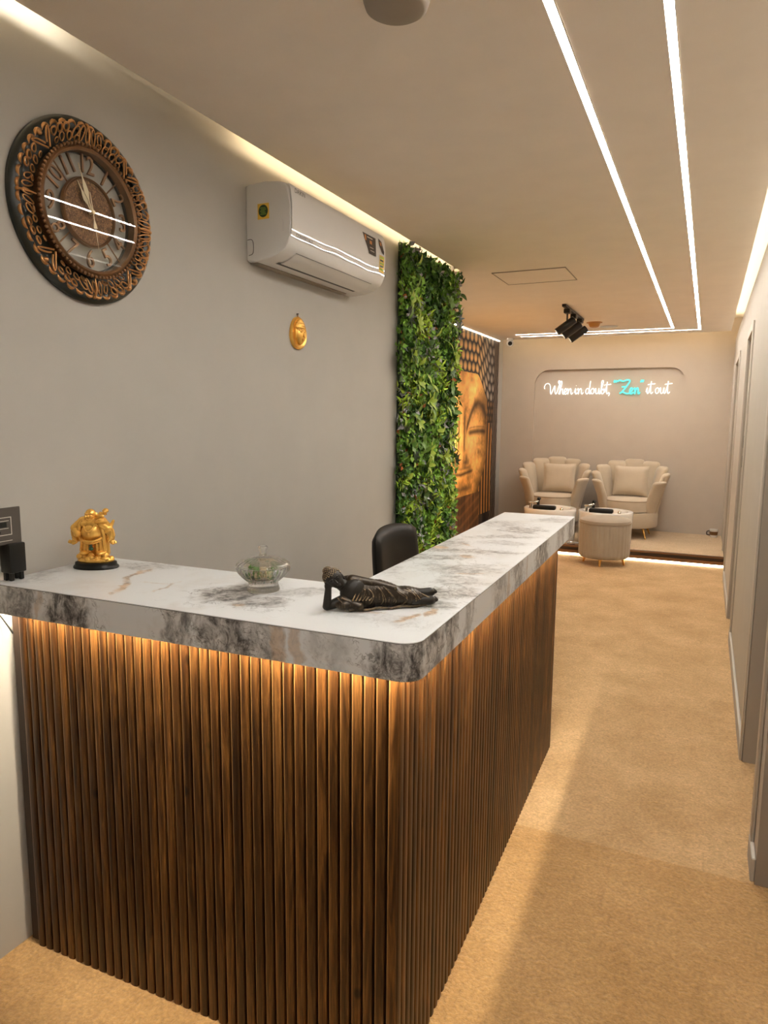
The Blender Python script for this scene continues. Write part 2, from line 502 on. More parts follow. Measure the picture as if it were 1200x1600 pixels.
# ------------------------------------------------------------------ mesh helpers
class MB:
    def __init__(self):
        self.v = []
        self.f = []

    def add(self, vs, fs):
        k = len(self.v)
        self.v += [tuple(p) for p in vs]
        self.f += [tuple(i + k for i in f) for f in fs]
        return self

    def box(self, x0, x1, y0, y1, z0, z1):
        vs = [(x, y, z) for z in (z0, z1) for y in (y0, y1) for x in (x0, x1)]
        return self.add(vs, [(0, 2, 3, 1), (4, 5, 7, 6), (0, 1, 5, 4), (2, 6, 7, 3), (0, 4, 6, 2), (1, 3, 7, 5)])

    def rbox(self, x0, x1, y0, y1, z0, z1, r=0.004, seg=2, mat=None):
        bm = bmesh.new()
        bmesh.ops.create_cube(bm, size=1.0)
        for v in bm.verts:
            v.co = Vector(((x0 + x1) / 2 + v.co.x * (x1 - x0), (y0 + y1) / 2 + v.co.y * (y1 - y0), (z0 + z1) / 2 + v.co.z * (z1 - z0)))
        bmesh.ops.bevel(bm, geom=list(bm.edges), offset=r, segments=seg, profile=0.5, affect='EDGES')
        bm.verts.index_update()
        vs = [v.co.copy() for v in bm.verts]
        if mat is not None:
            vs = [mat @ p for p in vs]
        fs = [[v.index for v in f.verts] for f in bm.faces]
        bm.free()
        return self.add(vs, fs)

    def prism(self, poly, z0, z1, axis='z', cap0=True, cap1=True):
        n = len(poly)
        def P(a, b, c):
            return {'z': (a, b, c), 'y': (a, c, b), 'x': (c, a, b)}[axis]
        vs = [P(a, b, z0) for a, b in poly] + [P(a, b, z1) for a, b in poly]
        fs = [(i, (i + 1) % n, n + (i + 1) % n, n + i) for i in range(n)]
        if cap0:
            fs.append(tuple(range(n))[::-1])
        if cap1:
            fs.append(tuple(range(n, 2 * n)))
        return self.add(vs, fs)

    def lathe(self, prof, seg=32, c=(0, 0, 0), rx=1.0, ry=1.0, mod=None, close=True):
        vs, fs = [], []
        n = len(prof)
        for i in range(seg):
            a = 2 * PI * i / seg
            for j, (r, z) in enumerate(prof):
                k = r if mod is None else mod(a, r, z, j)
                vs.append((c[0] + k * math.cos(a) * rx, c[1] + k * math.sin(a) * ry, c[2] + z))
        for i in range(seg):
            i2 = (i + 1) % seg
            for j in range(n - 1):
                fs.append((i * n + j, i2 * n + j, i2 * n + j + 1, i * n + j + 1))
        if close:
            fs.append(tuple(i * n for i in range(seg))[::-1])
            fs.append(tuple(i * n + n - 1 for i in range(seg)))
        return self.add(vs, fs)

    def tube(self, pts, rad, seg=8, closed=False, flat=1.0, up=None):
        pts = [Vector(p) for p in pts]
        n = len(pts)
        if not hasattr(rad, '__len__'):
            rad = [rad] * n
        T = []
        for i in range(n):
            a = pts[(i - 1) % n] if (closed or i > 0) else pts[i]
            b = pts[(i + 1) % n] if (closed or i < n - 1) else pts[i]
            d = (b - a)
            T.append(d.normalized() if d.length > 1e-9 else Vector((0, 0, 1)))
        u = Vector(up) if up else (Vector((0, 0, 1)) if abs(T[0].z) < 0.9 else Vector((1, 0, 0)))
        u = (u - T[0] * u.dot(T[0])).normalized()
        vs, fs = [], []
        for i in range(n):
            u = (u - T[i] * u.dot(T[i]))
            u = u.normalized() if u.length > 1e-6 else T[i].orthogonal().normalized()
            w_ = T[i].cross(u)
            for k in range(seg):
                a = 2 * PI * k / seg
                vs.append(pts[i] + (u * math.sin(a) * flat + w_ * math.cos(a)) * rad[i])
        m = n if closed else n - 1
        for i in range(m):
            i2 = (i + 1) % n
            for k in range(seg):
                k2 = (k + 1) % seg
                fs.append((i * seg + k, i * seg + k2, i2 * seg + k2, i2 * seg + k))
        if not closed:
            fs.append(tuple(range(seg))[::-1])
            fs.append(tuple((n - 1) * seg + k for k in range(seg)))
        return self.add(vs, fs)

    def ell(self, c, r, rot=None, su=24, sv=16):
        vs, fs = [], []
        c = Vector(c)
        if not hasattr(r, '__len__'):
            r = (r, r, r)
        Rm = Euler(rot).to_matrix() if rot else Matrix.Identity(3)
        vs.append(c + Rm @ Vector((0, 0, -r[2])))
        for j in range(1, sv):
            p = -PI / 2 + PI * j / sv
            for i in range(su):
                a = 2 * PI * i / su
                vs.append(c + Rm @ Vector((r[0] * math.cos(p) * math.cos(a), r[1] * math.cos(p) * math.sin(a), r[2] * math.sin(p))))
        vs.append(c + Rm @ Vector((0, 0, r[2])))
        for i in range(su):
            fs.append((0, 1 + (i + 1) % su, 1 + i))
            fs.append((len(vs) - 1, 1 + (sv - 2) * su + i, 1 + (sv - 2) * su + (i + 1) % su))
        for j in range(sv - 2):
            for i in range(su):
                a, b = 1 + j * su + i, 1 + j * su + (i + 1) % su
                fs.append((a, b, b + su, a + su))
        return self.add(vs, fs)

    def cap(self, a, b, ra, rb, n=6):
        """rounded limb from a to b"""
        a, b = Vector(a), Vector(b)
        pts = [a.lerp(b, i / n) for i in range(n + 1)]
        self.tube(pts, [ra + (rb - ra) * i / n for i in range(n + 1)], 20)
        self.ell(a, ra)
        return self.ell(b, rb)

    def xf(self, mat):
        self.v = [tuple(mat @ Vector(p)) for p in self.v]
        return self

    def mesh(self, name, mat=None, smooth=True, angle=40):
        me = bpy.data.meshes.new(name)
        me.from_pydata(self.v, [], self.f)
        if isinstance(mat, str):
            mat = MAT[mat]
        if mat:
            me.materials.append(mat)
        bm = bmesh.new()
        bm.from_mesh(me)
        bmesh.ops.recalc_face_normals(bm, faces=bm.faces)
        bm.to_mesh(me)
        bm.free()
        if smooth:
            me.shade_smooth()
            me.set_sharp_from_angle(angle=math.radians(angle))
        me.update()
        return me

    def build(self, name, mat, parent=None, **kw):
        return link(name, self.mesh(name, mat, **kw), parent)


def link(name, me, parent=None, loc=None, rot=None):
    o = bpy.data.objects.new(name, me)
    COL.objects.link(o)
    if parent:
        o.parent = parent
    if loc:
        o.location = loc
    if rot:
        o.rotation_euler = rot
    return o


def thing(name, label, cat, loc=(0, 0, 0), rotz=0.0, group=None):
    o = bpy.data.objects.new(name, None)
    COL.objects.link(o)
    o.empty_display_size = 0.05
    o.location = loc
    o.rotation_euler = (0, 0, rotz)
    o['label'] = label
    o['category'] = cat
    if group:
        o['group'] = group
    return o


def tag(o, label, cat, group=None):
    o['label'] = label
    o['category'] = cat
    if group:
        o['group'] = group
    return o


def struct(name, mb, mat, parent=None, **kw):
    kw.setdefault('smooth', False)
    o = mb.build(name, mat, parent, **kw)
    if parent is None:
        o['kind'] = 'structure'
    return o


def sculpt(name, mb, vox, mat, parent, smooth=2):
    """fuse overlapping lumps into one continuous skin"""
    me = mb.mesh(name, None, smooth=False)
    o = bpy.data.objects.new(name, me)
    COL.objects.link(o)
    m = o.modifiers.new('r', 'REMESH')
    m.mode = 'VOXEL'
    m.voxel_size = vox
    if smooth:
        s = o.modifiers.new('s', 'SMOOTH')
        s.iterations = smooth
        s.factor = 0.5
    dg = bpy.context.evaluated_depsgraph_get()
    new = bpy.data.meshes.new_from_object(o.evaluated_get(dg))
    bpy.data.objects.remove(o)
    new.name = name
    new.materials.clear()
    new.materials.append(MAT[mat])
    new.shade_smooth()
    return link(name, new, parent)


def text_mesh(s, size, extrude, align='CENTER'):
    c = bpy.data.curves.new('t', 'FONT')
    c.body = s
    c.size = size
    c.extrude = extrude
    c.align_x = align
    c.align_y = 'CENTER'
    o = bpy.data.objects.new('t', c)
    COL.objects.link(o)
    dg = bpy.context.evaluated_depsgraph_get()
    me = bpy.data.meshes.new_from_object(o.evaluated_get(dg))
    bpy.data.objects.remove(o)
    return me


def arc(cx, cy, r, a0, a1, n):
    return [(cx + r * math.cos(math.radians(a0 + (a1 - a0) * i / n)), cy + r * math.sin(math.radians(a0 + (a1 - a0) * i / n))) for i in range(n + 1)]


def catmull(P, n=6, closed=False):
    P = [Vector(p) for p in P]
    out = []
    m = len(P)
    for i in range(m if closed else m - 1):
        g = lambda k: P[k % m] if closed else P[max(0, min(m - 1, k))]
        p0, p1, p2, p3 = g(i - 1), g(i), g(i + 1), g(i + 2)
        for k in range(n):
            t = k / n
            out.append(0.5 * ((2 * p1) + (p2 - p0) * t + (2 * p0 - 5 * p1 + 4 * p2 - p3) * t * t + (3 * p1 - p0 - 3 * p2 + p3) * t ** 3))
    if not closed:
        out.append(P[-1])
    return out


# ------------------------------------------------------------------ room shell
XL, XR, ZC, ZTOP = -1.75, 0.24, 2.61, 2.80
YB = 9.70            # back wall
YFRONT = -2.4        # wall behind the photographer
XREC = -2.66         # recessed wall with the mural
PZ = 0.11            # platform height
YP = 8.10            # platform edge
YRET = 4.96          # left wall steps back here

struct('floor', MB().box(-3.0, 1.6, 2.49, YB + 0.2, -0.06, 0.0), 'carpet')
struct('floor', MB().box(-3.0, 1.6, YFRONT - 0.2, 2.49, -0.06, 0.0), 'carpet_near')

struct('wall_left', MB().box(XL - 0.93, XL, YFRONT, YRET, 0, ZTOP), 'paint_grey')
struct('wall_left', MB().box(XREC - 0.12, XREC, YRET, YB + 0.15, 0, ZTOP), 'paint_grey')
struct('wall_front', MB().box(-3.0, 1.7, YFRONT - 0.12, YFRONT, 0, ZTOP), 'paint_grey')

# back wall: a plate with a shallow round-cornered niche in front of a second plate
nx0, nx1, nz1, nr = -2.20, -0.285, 2.225, 0.20
poly = [(XREC, 0), (XREC, ZTOP), (XR + 0.1, ZTOP), (XR + 0.1, 0), (nx1, 0)]
poly += arc(nx1 - nr, nz1 - nr, nr, 0, 90, 10) + arc(nx0 + nr, nz1 - nr, nr, 90, 180, 10) + [(nx0, 0)]
struct('wall_back', MB().prism(poly, YB - 0.02, YB + 0.03, 'y'), 'paint_pink', smooth=True, angle=30)
struct('wall_back', MB().box(XREC, XR + 0.1, YB + 0.03, YB + 0.15, 0, ZTOP), 'paint_pink')

# right wall: piers between door openings, header above, ledge with a light at the top
DH = 2.16
doors = [(0.20, 2.50), (2.66, 3.44), (5.36, 6.00), (7.55, 8.55)]
ZL = 2.545
b = MB()
ys = [YFRONT] + [v for d in doors for v in d] + [YB + 0.15]
for i in range(0, len(ys), 2):
    b.box(XR, XR + 0.14, ys[i], ys[i + 1], 0, ZL)
for d in doors:
    b.box(XR, XR + 0.14, d[0], d[1], DH, ZL)
struct('wall_right', b, 'paint_right')
struct('wall_right', MB().box(XR + 0.07, XR + 0.14, YFRONT, YB + 0.15, ZL, ZTOP), 'cove_white')
struct('wall_right', MB().box(1.55, 1.67, YFRONT, YB + 0.15, 0, ZTOP), 'paint_right')

# suspended ceiling board and the slab above it
b = MB()
b.box(-1.69, 0.18, YFRONT, YRET, ZC, ZC + 0.02)
b.box(XREC + 0.03, 0.18, YRET, 9.38, ZC, ZC + 0.02)
struct('ceiling', b, 'ceiling')
struct('ceiling', MB().box(-3.0, 1.7, YFRONT - 0.1, YB + 0.15, ZTOP, ZTOP + 0.1), 'cove_white')

# baseboards
b = MB()
for y0, y1 in ((2.50, 2.66), (3.44, 5.36), (6.00, 7.55)):
    b.rbox(XR - 0.014, XR, y0, y1, 0, 0.085, 0.003, 1)
struct('baseboard_right', b, 'paint_right')

# doors
for i, (y0, y1) in enumerate(doors):
    d = bpy.data.objects.new('door_%d' % (i + 1), None)
    COL.objects.link(d)
    d.location = (XR, (y0 + y1) / 2, 0)
    d['kind'] = 'structure'
    h = (y1 - y0) / 2
    zb = 0.0 if i < 3 else PZ
    if i == 3:
        zb = 0.0
    MB().rbox(0.094, 0.132, -h + 0.035, h - 0.035, zb + 0.008, DH - 0.035, 0.003, 1).build('door_leaf', 'door', d)
    f = MB()
    f.box(0.0, 0.14, -h, -h + 0.012, zb, DH).box(0.0, 0.14, h - 0.012, h, zb, DH).box(0.0, 0.14, -h, h, DH - 0.012, DH)
    f.box(0.06, 0.092, -h + 0.012, -h + 0.03, zb, DH - 0.012).box(0.06, 0.092, h - 0.03, h - 0.012, zb, DH - 0.012)
    f.build('door_frame', 'door_dark', d, smooth=False)
    if i > 0:
        c = MB()
        c.rbox(-0.012, 0.0, -h - 0.055, -h + 0.004, zb, DH + 0.055, 0.003, 1)
        c.rbox(-0.012, 0.0, h - 0.004, h + (0.055 if i == 1 else 0.035), zb, DH + 0.055, 0.003, 1)
        c.rbox(-0.012, 0.0, -h + 0.004, h - 0.004, DH - 0.004, DH + 0.055, 0.003, 1)
        c.build('casing', 'door', d)
    hb = MB()
    hb.rbox(0.084, 0.094, h - 0.12, h - 0.075, 0.98, 1.16, 0.003, 1)
    hb.tube([(0.09, h - 0.097, 1.05), (0.045, h - 0.097, 1.05), (0.04, h - 0.11, 1.05), (0.04, h - 0.21, 1.05)], 0.009, 8)
    hb.build('door_handle', 'steel', d)
    if i == 2:
        for z in (1.20, 1.35):
            MB().rbox(0.012, 0.05, h - 0.016, h - 0.0115, z, z + 0.09, 0.002, 1).build('strike_plate', 'black_metal', d)

# platform at the back with a lit wooden step
p = bpy.data.objects.new('platform', None)
COL.objects.link(p)
p.location = (-1.2, YP, 0)
p['kind'] = 'structure'
x0, x1 = XREC + 1.2, XR + 1.2
MB().box(x0, x1, 0.02, YB - YP, 0, PZ).build('platform_carpet', 'carpet_platform', p, smooth=False)
MB().rbox(x0, x1, -0.006, 0.05, PZ - 0.012, PZ + 0.006, 0.003, 1).build('nosing', 'wood_step', p)
MB().rbox(x0, x1, 0.0, 0.02, 0.066, PZ - 0.012, 0.002, 1).build('riser_board', 'wood_dark', p)
MB().rbox(x0, x1, -0.004, 0.02, 0.026, 0.064, 0.002, 1).build('riser_board', 'wood_step', p)
MB().box(x0, x1, -0.004, 0.016, 0.006, 0.022).build('step_light', 'led_step', p, smooth=False)

# ------------------------------------------------------------------ lamps built into the room
def lamp(name, mb, mat, label, group=None):
    o = mb.build(name, mat, None, smooth=False)
    return tag(o, label, 'light', group)


SW = 0.012
for nm, xs, ye, xe in (('inner', -0.437, 8.83, -2.27), ('outer', -0.158, 9.06, -2.26)):
    t = thing('linear_light', {'inner': 'white LED line in ceiling, the shorter of the two L-shaped runs, turning first',
                               'outer': 'white LED line in ceiling beside the cove, the longer L-shaped run turning nearest the wall'}[nm],
              'light', (xs, ye, ZC), group='L-shaped ceiling LED lines')
    b = MB().box(-SW, SW, -0.4 - ye, SW, -0.004, -0.0004).box(xe - xs, -SW, -0.008, 0.008, -0.004, -0.0004)
    b.build('diffuser', 'led_strip', t, smooth=False)
    h = MB().box(-SW - 0.003, -SW, -0.4 - ye, -SW - 0.003, -0.005, -0.0004).box(SW, SW + 0.003, -0.4 - ye, SW + 0.003, -0.005, -0.0004)
    h.box(xe - xs, -SW - 0.003, -0.011, -0.008, -0.005, -0.0004).box(xe - xs, SW, 0.008, 0.011, -0.005, -0.0004)
    h.build('rim', 'ceiling', t, smooth=False)

zb = ZC + 0.02
lamp('cove_light', MB().box(-1.655, -1.645, -0.4, 1.55, zb + 0.016, zb + 0.030), 'led_cove_white',
     'hidden LED strip in the cove above the wall clock')
lamp('cove_light', MB().box(-1.655, -1.645, 2.38, 4.90, zb + 0.022, zb + 0.036), 'led_cove',
     'hidden LED strip in the cove above the air conditioner')
lamp('cove_light', MB().box(XR + 0.004, XR + 0.012, 1.2, 9.3, ZL, ZL + 0.010), 'led_ledge',
     'thin bright LED line along the cove ledge above the doors')
lamp('cove_light', MB().box(0.10, 0.112, 1.2, 9.3, zb, zb + 0.012), 'led_cove_white',
     'hidden LED strip on the ceiling board above the doors')
lamp('cove_light', MB().box(-2.55, 0.15, 9.33, 9.345, zb + 0.03, zb + 0.045), 'led_cove_back',
     'hidden LED strip in the cove above the neon sign wall')
lamp('cove_light', MB().box(XREC + 0.002, XREC + 0.010, 6.42, 9.47, ZC - 0.005, ZC - 0.001), 'led_cove_white',
     'thin LED strip along the top edge of the face mural')

# ------------------------------------------------------------------ reception desk (slightly turned)
DA = math.radians(1.0709)
def D(x, y, z=0.0):
    return (x * math.cos(DA) - y * math.sin(DA), x * math.sin(DA) + y * math.cos(DA), z)


YF, XD, YE = 1.300, -0.530, 3.21     # slat faces: front, side, and the far end of the side
ZS = 1.062                            # slat top
desk = thing('reception_desk', 'L-shaped reception desk clad in dark walnut slats under a marble-look top', 'desk', D(-1.0, 1.6), DA)
ox, oy = -1.0, 1.6
b = MB()
b.box(-1.745 - ox + 0.03, XD - 0.014 - ox, YF + 0.014 - oy, YF + 0.05 - oy, 0, 1.068)
b.box(XD - 0.05 - ox, XD - 0.014 - ox, YF + 0.05 - oy, YE - oy, 0, 1.068)
b.box(XD - 0.27 - ox, XD - 0.05 - ox, YE - 0.03 - oy, YE - oy, 0, 1.068)
b.box(-1.72 - ox, XD - 0.05 - ox, 1.56 - oy, 1.58 - oy, 0.9, 1.068)
b.build('body_panel', 'wood_dark', desk, smooth=False)
sw, sd = 0.0236, 0.0145
prof = [(-sw / 2, 0.0), (sw / 2, 0.0), (sw / 2, -sd * 0.6)] + \
       [(sw / 2 - 0.0045 + 0.0045 * math.cos(a), -sd * 0.6 - sd * 0.33 * math.sin(a)) for a in (0.5, 1.0, PI / 2)] + [(0.0, -sd)] + \
       [(-sw / 2 + 0.0045 - 0.0045 * math.cos(a), -sd * 0.6 - sd * 0.33 * math.sin(a)) for a in (PI / 2, 1.0, 0.5)] + [(-sw / 2, -sd * 0.6)]
slat_me = MB().prism(prof, 0.0, ZS).mesh('slat', 'wood', angle=50)
slat_side_me = slat_me.copy()
slat_me.materials.append(MAT['wood_edge'])
for pg in slat_me.polygons:            # glint on the left arrises, painted in as lighter wood
    if abs(pg.normal.z) < 0.5 and -0.80 < pg.normal.x < -0.20:
        pg.material_index = 1
pitch = 0.0294
n_front = 39
for i in range(n_front):
    x = XD - 0.001 - pitch * (i + 0.5)
    link('slat', slat_me, desk, (x - ox, YF + 0.0135 - oy, 0.0))
n_side = 65
for i in range(n_side):
    y = YF + 0.001 + pitch * (i + 0.5)
    link('slat', slat_side_me, desk, (XD - 0.0135 - ox, y - oy, 0.0), (0, 0, PI / 2))
# light strips under the overhang
XE, YFE = -0.478, 1.255
MB().tube([(-1.722 - ox, YFE + 0.02 - oy, 1.012), (-1.712 - ox, YFE + 0.026 - oy, 0.995), (-1.698 - ox, YFE + 0.032 - oy, 0.972), (-1.690 - ox, YFE + 0.040 - oy, 0.950)], 0.0022, 6).build('cable', 'black_plastic', desk)
b = MB().box(-1.715 - ox, XE - 0.016 - ox, YFE + 0.0180 - oy, YFE + 0.0260 - oy, 1.060, 1.067)
b.build('light_strip', 'led_counter', desk, smooth=False)['label'] = 'glowing LED strip under the front overhang'
b = MB().box(XE - 0.0198 - ox, XE - 0.0180 - ox, YFE + 0.03 - oy, 3.27 - oy, 1.060, 1.063)
b.build('light_strip', 'led_counter_side', desk, smooth=False)['label'] = 'glowing LED strip under the aisle side overhang'

# countertop: an L slab with a rounded corner and a deep apron
CT0, CT1 = 1.018, 1.10
def outline(inset, r):
    e = inset
    o_ = [(-1.713, YFE + e)]
    rr = max(0.004, r - e)
    o_ += arc(XE - e - rr, YFE + e + rr, rr, -90, 0, 8)
    o_ += arc(XE - e - 0.012, 3.325 - e - 0.012, 0.012, 0, 90, 3)
    o_ += [(-0.815 + e, 3.325 - e), (-0.815 + e, 1.655 - e), (-1.713, 1.655 - e)]
    return o_


top = thing('countertop', 'white marble-look L-shaped countertop with grey and gold veins on the desk', 'countertop', D(ox, oy, CT0), DA)
po = [(x - ox, y - oy) for x, y in outline(0.0, 0.045)]
MB().prism(po, 0.080, CT1 - CT0).build('top_panel', 'marble_top', top, smooth=False)
pi_ = [(x - ox, y - oy) for x, y in outline(0.015, 0.045)]
n = len(po)
vs = [(x, y, z) for z in (0.0, 0.0788) for x, y in po] + [(x, y, z) for z in (0.0, 0.0788) for x, y in pi_]
fs = []
for i in range(n - 1):
    j = i + 1
    fs += [(i, j, n + j, n + i), (2 * n + i, 3 * n + i, 3 * n + j, 2 * n + j), (i, 2 * n + i, 2 * n + j, j), (n + i, n + j, 3 * n + j, 3 * n + i)]
for i in (0, n - 1):
    fs.append((i, n + i, 3 * n + i, 2 * n + i))
MB().add(vs, fs).build('edge_band', 'marble_edge', top, angle=35)
MB().prism(pi_, 0.052, 0.0795).build('core_board', 'wood_dark', top, smooth=False)
MB().prism([(x - ox, y - oy) for x, y in outline(0.0006, 0.045)], 0.0786, 0.0802).build('joint_line', 'grey_dark', top, smooth=False)

# ------------------------------------------------------------------ wall clock
CK = Vector((XL, 1.612, 2.155))
ck = thing('wall_clock', 'round wall clock with pierced copper scroll frame and black rim', 'clock', CK)
# local: draw in plane (y right, z up), x out of the wall.  clk(r,ang) ang clockwise from 12
def ckp(r, deg, x):
    a = math.radians(deg)
    return (x, r * math.sin(a), r * math.cos(a))


def ring(mb, prof, seg=96):
    k = len(prof)
    vs = [ckp(r, 360 * i / seg, x) for i in range(seg) for r, x in prof]
    fs = []
    for i in range(seg):
        i2 = (i + 1) % seg
        for j in range(k):
            j2 = (j + 1) % k
            fs.append((i * k + j, i2 * k + j, i2 * k + j2, i * k + j2))
    return mb.add(vs, fs)


RO = 0.262
ring(MB(), [(RO - 0.03, 0.001), (RO, 0.001), (RO + 0.001, 0.012), (RO - 0.006, 0.022), (RO - 0.020, 0.026), (RO - 0.034, 0.020)]).build('rim', 'clock_black', ck)
ring(MB(), [(0.165, 0.0015), (RO - 0.026, 0.0015), (RO - 0.026, 0.010), (0.165, 0.010)]).build('back_ring', 'clock_black', ck, smooth=False)
ring(MB(), [(0.168, 0.004), (0.182, 0.008), (0.182, 0.036), (0.176, 0.042), (0.168, 0.036)]).build('bezel', 'clock_copper', ck)
b = MB()
for i in range(84):
    b.ell(ckp(0.1865, 360 * i / 84, 0.037), (0.0058, 0.0056, 0.0056), su=8, sv=6)
b.build('bead_ring', 'clock_copper', ck)


def loop(mb, r, deg, half_r, half_t, rad, tilt=0.0, x=0.036, n=14):
    a = math.radians(deg)
    er, et = Vector((0, math.sin(a), math.cos(a))), Vector((0, math.cos(a), -math.sin(a)))
    c = er * r
    pts = []
    for i in range(n):
        t = 2 * PI * i / n
        u, v = half_r * math.cos(t), half_t * math.sin(t) * (1.0 - 0.35 * math.cos(t + PI) * 0.6)
        u, v = u * math.cos(tilt) - v * math.sin(tilt), u * math.sin(tilt) + v * math.cos(tilt)
        q = c + er * u + et * v
        pts.append((x + 0.006 * math.cos(t), q.y, q.z))
    mb.tube(pts, rad, 6, True)


for k in range(8):
    b = MB()
    c0 = 45 * k
    if k % 2 == 0:      # palmette
        for dd, hr, ht, tl in ((0, 0.020, 0.006, 0), (-5.5, 0.022, 0.0065, 0.30), (5.5, 0.022, 0.0065, -0.30), (-11.5, 0.018, 0.007, 0.65), (11.5, 0.018, 0.007, -0.65)):
            loop(b, 0.217, c0 + dd, hr, ht, 0.0022, tl, 0.030)
        b.tube([ckp(0.193, c0, 0.034), ckp(0.222, c0, 0.038), ckp(0.246, c0, 0.032)], [0.002, 0.004, 0.003], 8)
        b.ell(ckp(0.246, c0, 0.028), (0.006, 0.006, 0.006), su=10, sv=8)
    else:               # heart scroll
        for s in (-1, 1):
            pts = []
            for i in range(22):
                t = i / 21
                r = 0.196 + 0.044 * math.sin(t * PI * 0.9)
                dg = c0 + s * (1.0 + 9.5 * math.sin(t * PI) * (1 - 0.35 * t))
                pts.append(ckp(r, dg, 0.031))
            b.tube(pts, 0.0028, 6)
            loop(b, 0.224, c0 + s * 12.5, 0.010, 0.010, 0.0026, 0, 0.030)
        b.ell(ckp(0.238, c0, 0.029), (0.007, 0.009, 0.007), su=10, sv=8)
    for s in (-1, 1):   # ring scrolls between the motifs
        loop(b, 0.228, c0 + s * 19.5, 0.0105, 0.0095, 0.0030, 0, 0.030)
        loop(b, 0.206, c0 + s * 18.5, 0.0110, 0.0085, 0.0022, 0, 0.028)
        loop(b, 0.201, c0 + s * 11.5, 0.0070, 0.0070, 0.0020, 0, 0.028)
    b.build('scroll_ornament', 'clock_bronze', ck)
b = MB()
for i in range(44):      # scalloped outer border: short arcs of a flattened rope
    d = 360 * (i + 0.5) / 44
    pts = [ckp(0.236 + 0.0105 * math.sin(PI * q / 6), d - 4.1 + 8.2 * q / 6, 0.020 + 0.006 * math.sin(PI * q / 6)) for q in range(7)]
    b.tube(pts, [0.0030, 0.0042, 0.0050, 0.0054, 0.0050, 0.0042, 0.0030], 8)
b.build('scallop_border', 'clock_bronze', ck)
# dial
DR = 0.098
b = MB()
k = 48
b.add([(0.022, 0, 0)] + [ckp(DR - 0.006, 360 * i / k, 0.022) for i in range(k)], [(0, 1 + i, 1 + (i + 1) % k) for i in range(k)])
b.build('dial', 'dial', ck)
b = MB()
ring(b, [(DR - 0.008, 0.018), (DR - 0.006, 0.027), (DR - 0.003, 0.023), (DR, 0.027), (DR + 0.003, 0.018)], 64)
b.build('dial_ring', 'clock_copper', ck)
for s in range(4):
    dg = 45 + 90 * s
    MB().tube([ckp(DR, dg, 0.016), ckp(0.170, dg, 0.016)], 0.0022, 6).build('spoke', 'clock_copper', ck)
for hnum in range(1, 13):
    me = text_mesh(str(hnum), 0.076, 0.0035)
    me.materials.clear()
    me.materials.append(MAT['clock_copper'])
    dg = 30 * hnum
    a = math.radians(dg if (hnum in (10, 11, 12, 1, 2)) else (dg - 180 if hnum in (4, 5, 6, 7, 8) else 0))
    # text x -> +y, text y -> +z, normal -> +x
    B = Matrix(((0, 0, 1), (1, 0, 0), (0, 1, 0))).to_4x4()
    Rz = Matrix.Rotation(-a, 4, 'Z')
    Sx = Matrix.Diagonal((0.78, 1.0, 1.0, 1.0))
    T = Matrix.Translation(ckp(0.1345, dg, 0.018))
    me.transform(T @ B @ Rz @ Sx)
    link('numeral', me, ck)


def hand(name, deg, L, wmax, x, tail=0.0):
    pts = [(-tail, 0.0015), (0.0, 0.002), (L * 0.25, 0.0022), (L * 0.42, wmax), (L * 0.55, wmax * 0.8), (L * 0.7, 0.0022), (L, 0.0004)]
    vs = []
    a = math.radians(deg)
    er, et = (math.sin(a), math.cos(a)), (math.cos(a), -math.sin(a))
    for s in (1, -1):
        for r, w_ in (pts if s == 1 else pts[::-1]):
            vs.append((er[0] * r + et[0] * w_ * s, er[1] * r + et[1] * w_ * s))
    MB().prism(vs, x, x + 0.0015, 'x').build(name, 'hand_cream', ck, smooth=False)


hand('minute_hand', -19, 0.135, 0.0085, 0.034)
hand('hour_hand', -31, 0.092, 0.0085, 0.031)
a = math.radians(171)
b = MB().tube([ckp(0.055, 351, 0.038), ckp(0.105, 171, 0.038)], 0.0009, 6)
b.tube([ckp(0.0, 171, 0.0385), ckp(0.022, 171, 0.0385), ckp(0.032, 171, 0.0385), ckp(0.046, 171, 0.0385)], [0.002, 0.002, 0.005, 0.0075], 8, flat=0.25, up=(1, 0, 0))
b.tube([ckp(0.0, 351, 0.0385), ckp(0.056, 351, 0.0385)], [0.003, 0.001], 8, flat=0.3, up=(1, 0, 0))
b.build('second_hand', 'hand_cream', ck)
MB().tube([(0.026, 0, 0), (0.042, 0, 0)], 0.006, 12).build('hub', 'hand_cream', ck)
k = 64
b = MB()
b.add([ckp(0.171, 360 * i / k, 0.0395) for i in range(k)], [tuple(range(k))])
b.build('pane', 'pane', ck, smooth=False)

# ------------------------------------------------------------------ air conditioner
AY0, AY1, AZ0, AZ1 = 2.435, 3.325, 2.178, 2.478
ac = thing('air_conditioner', 'white split air conditioner high on the wall with warranty stickers', 'air conditioner', (XL, 2.88, AZ0))
hy = (AY1 - AY0) / 2
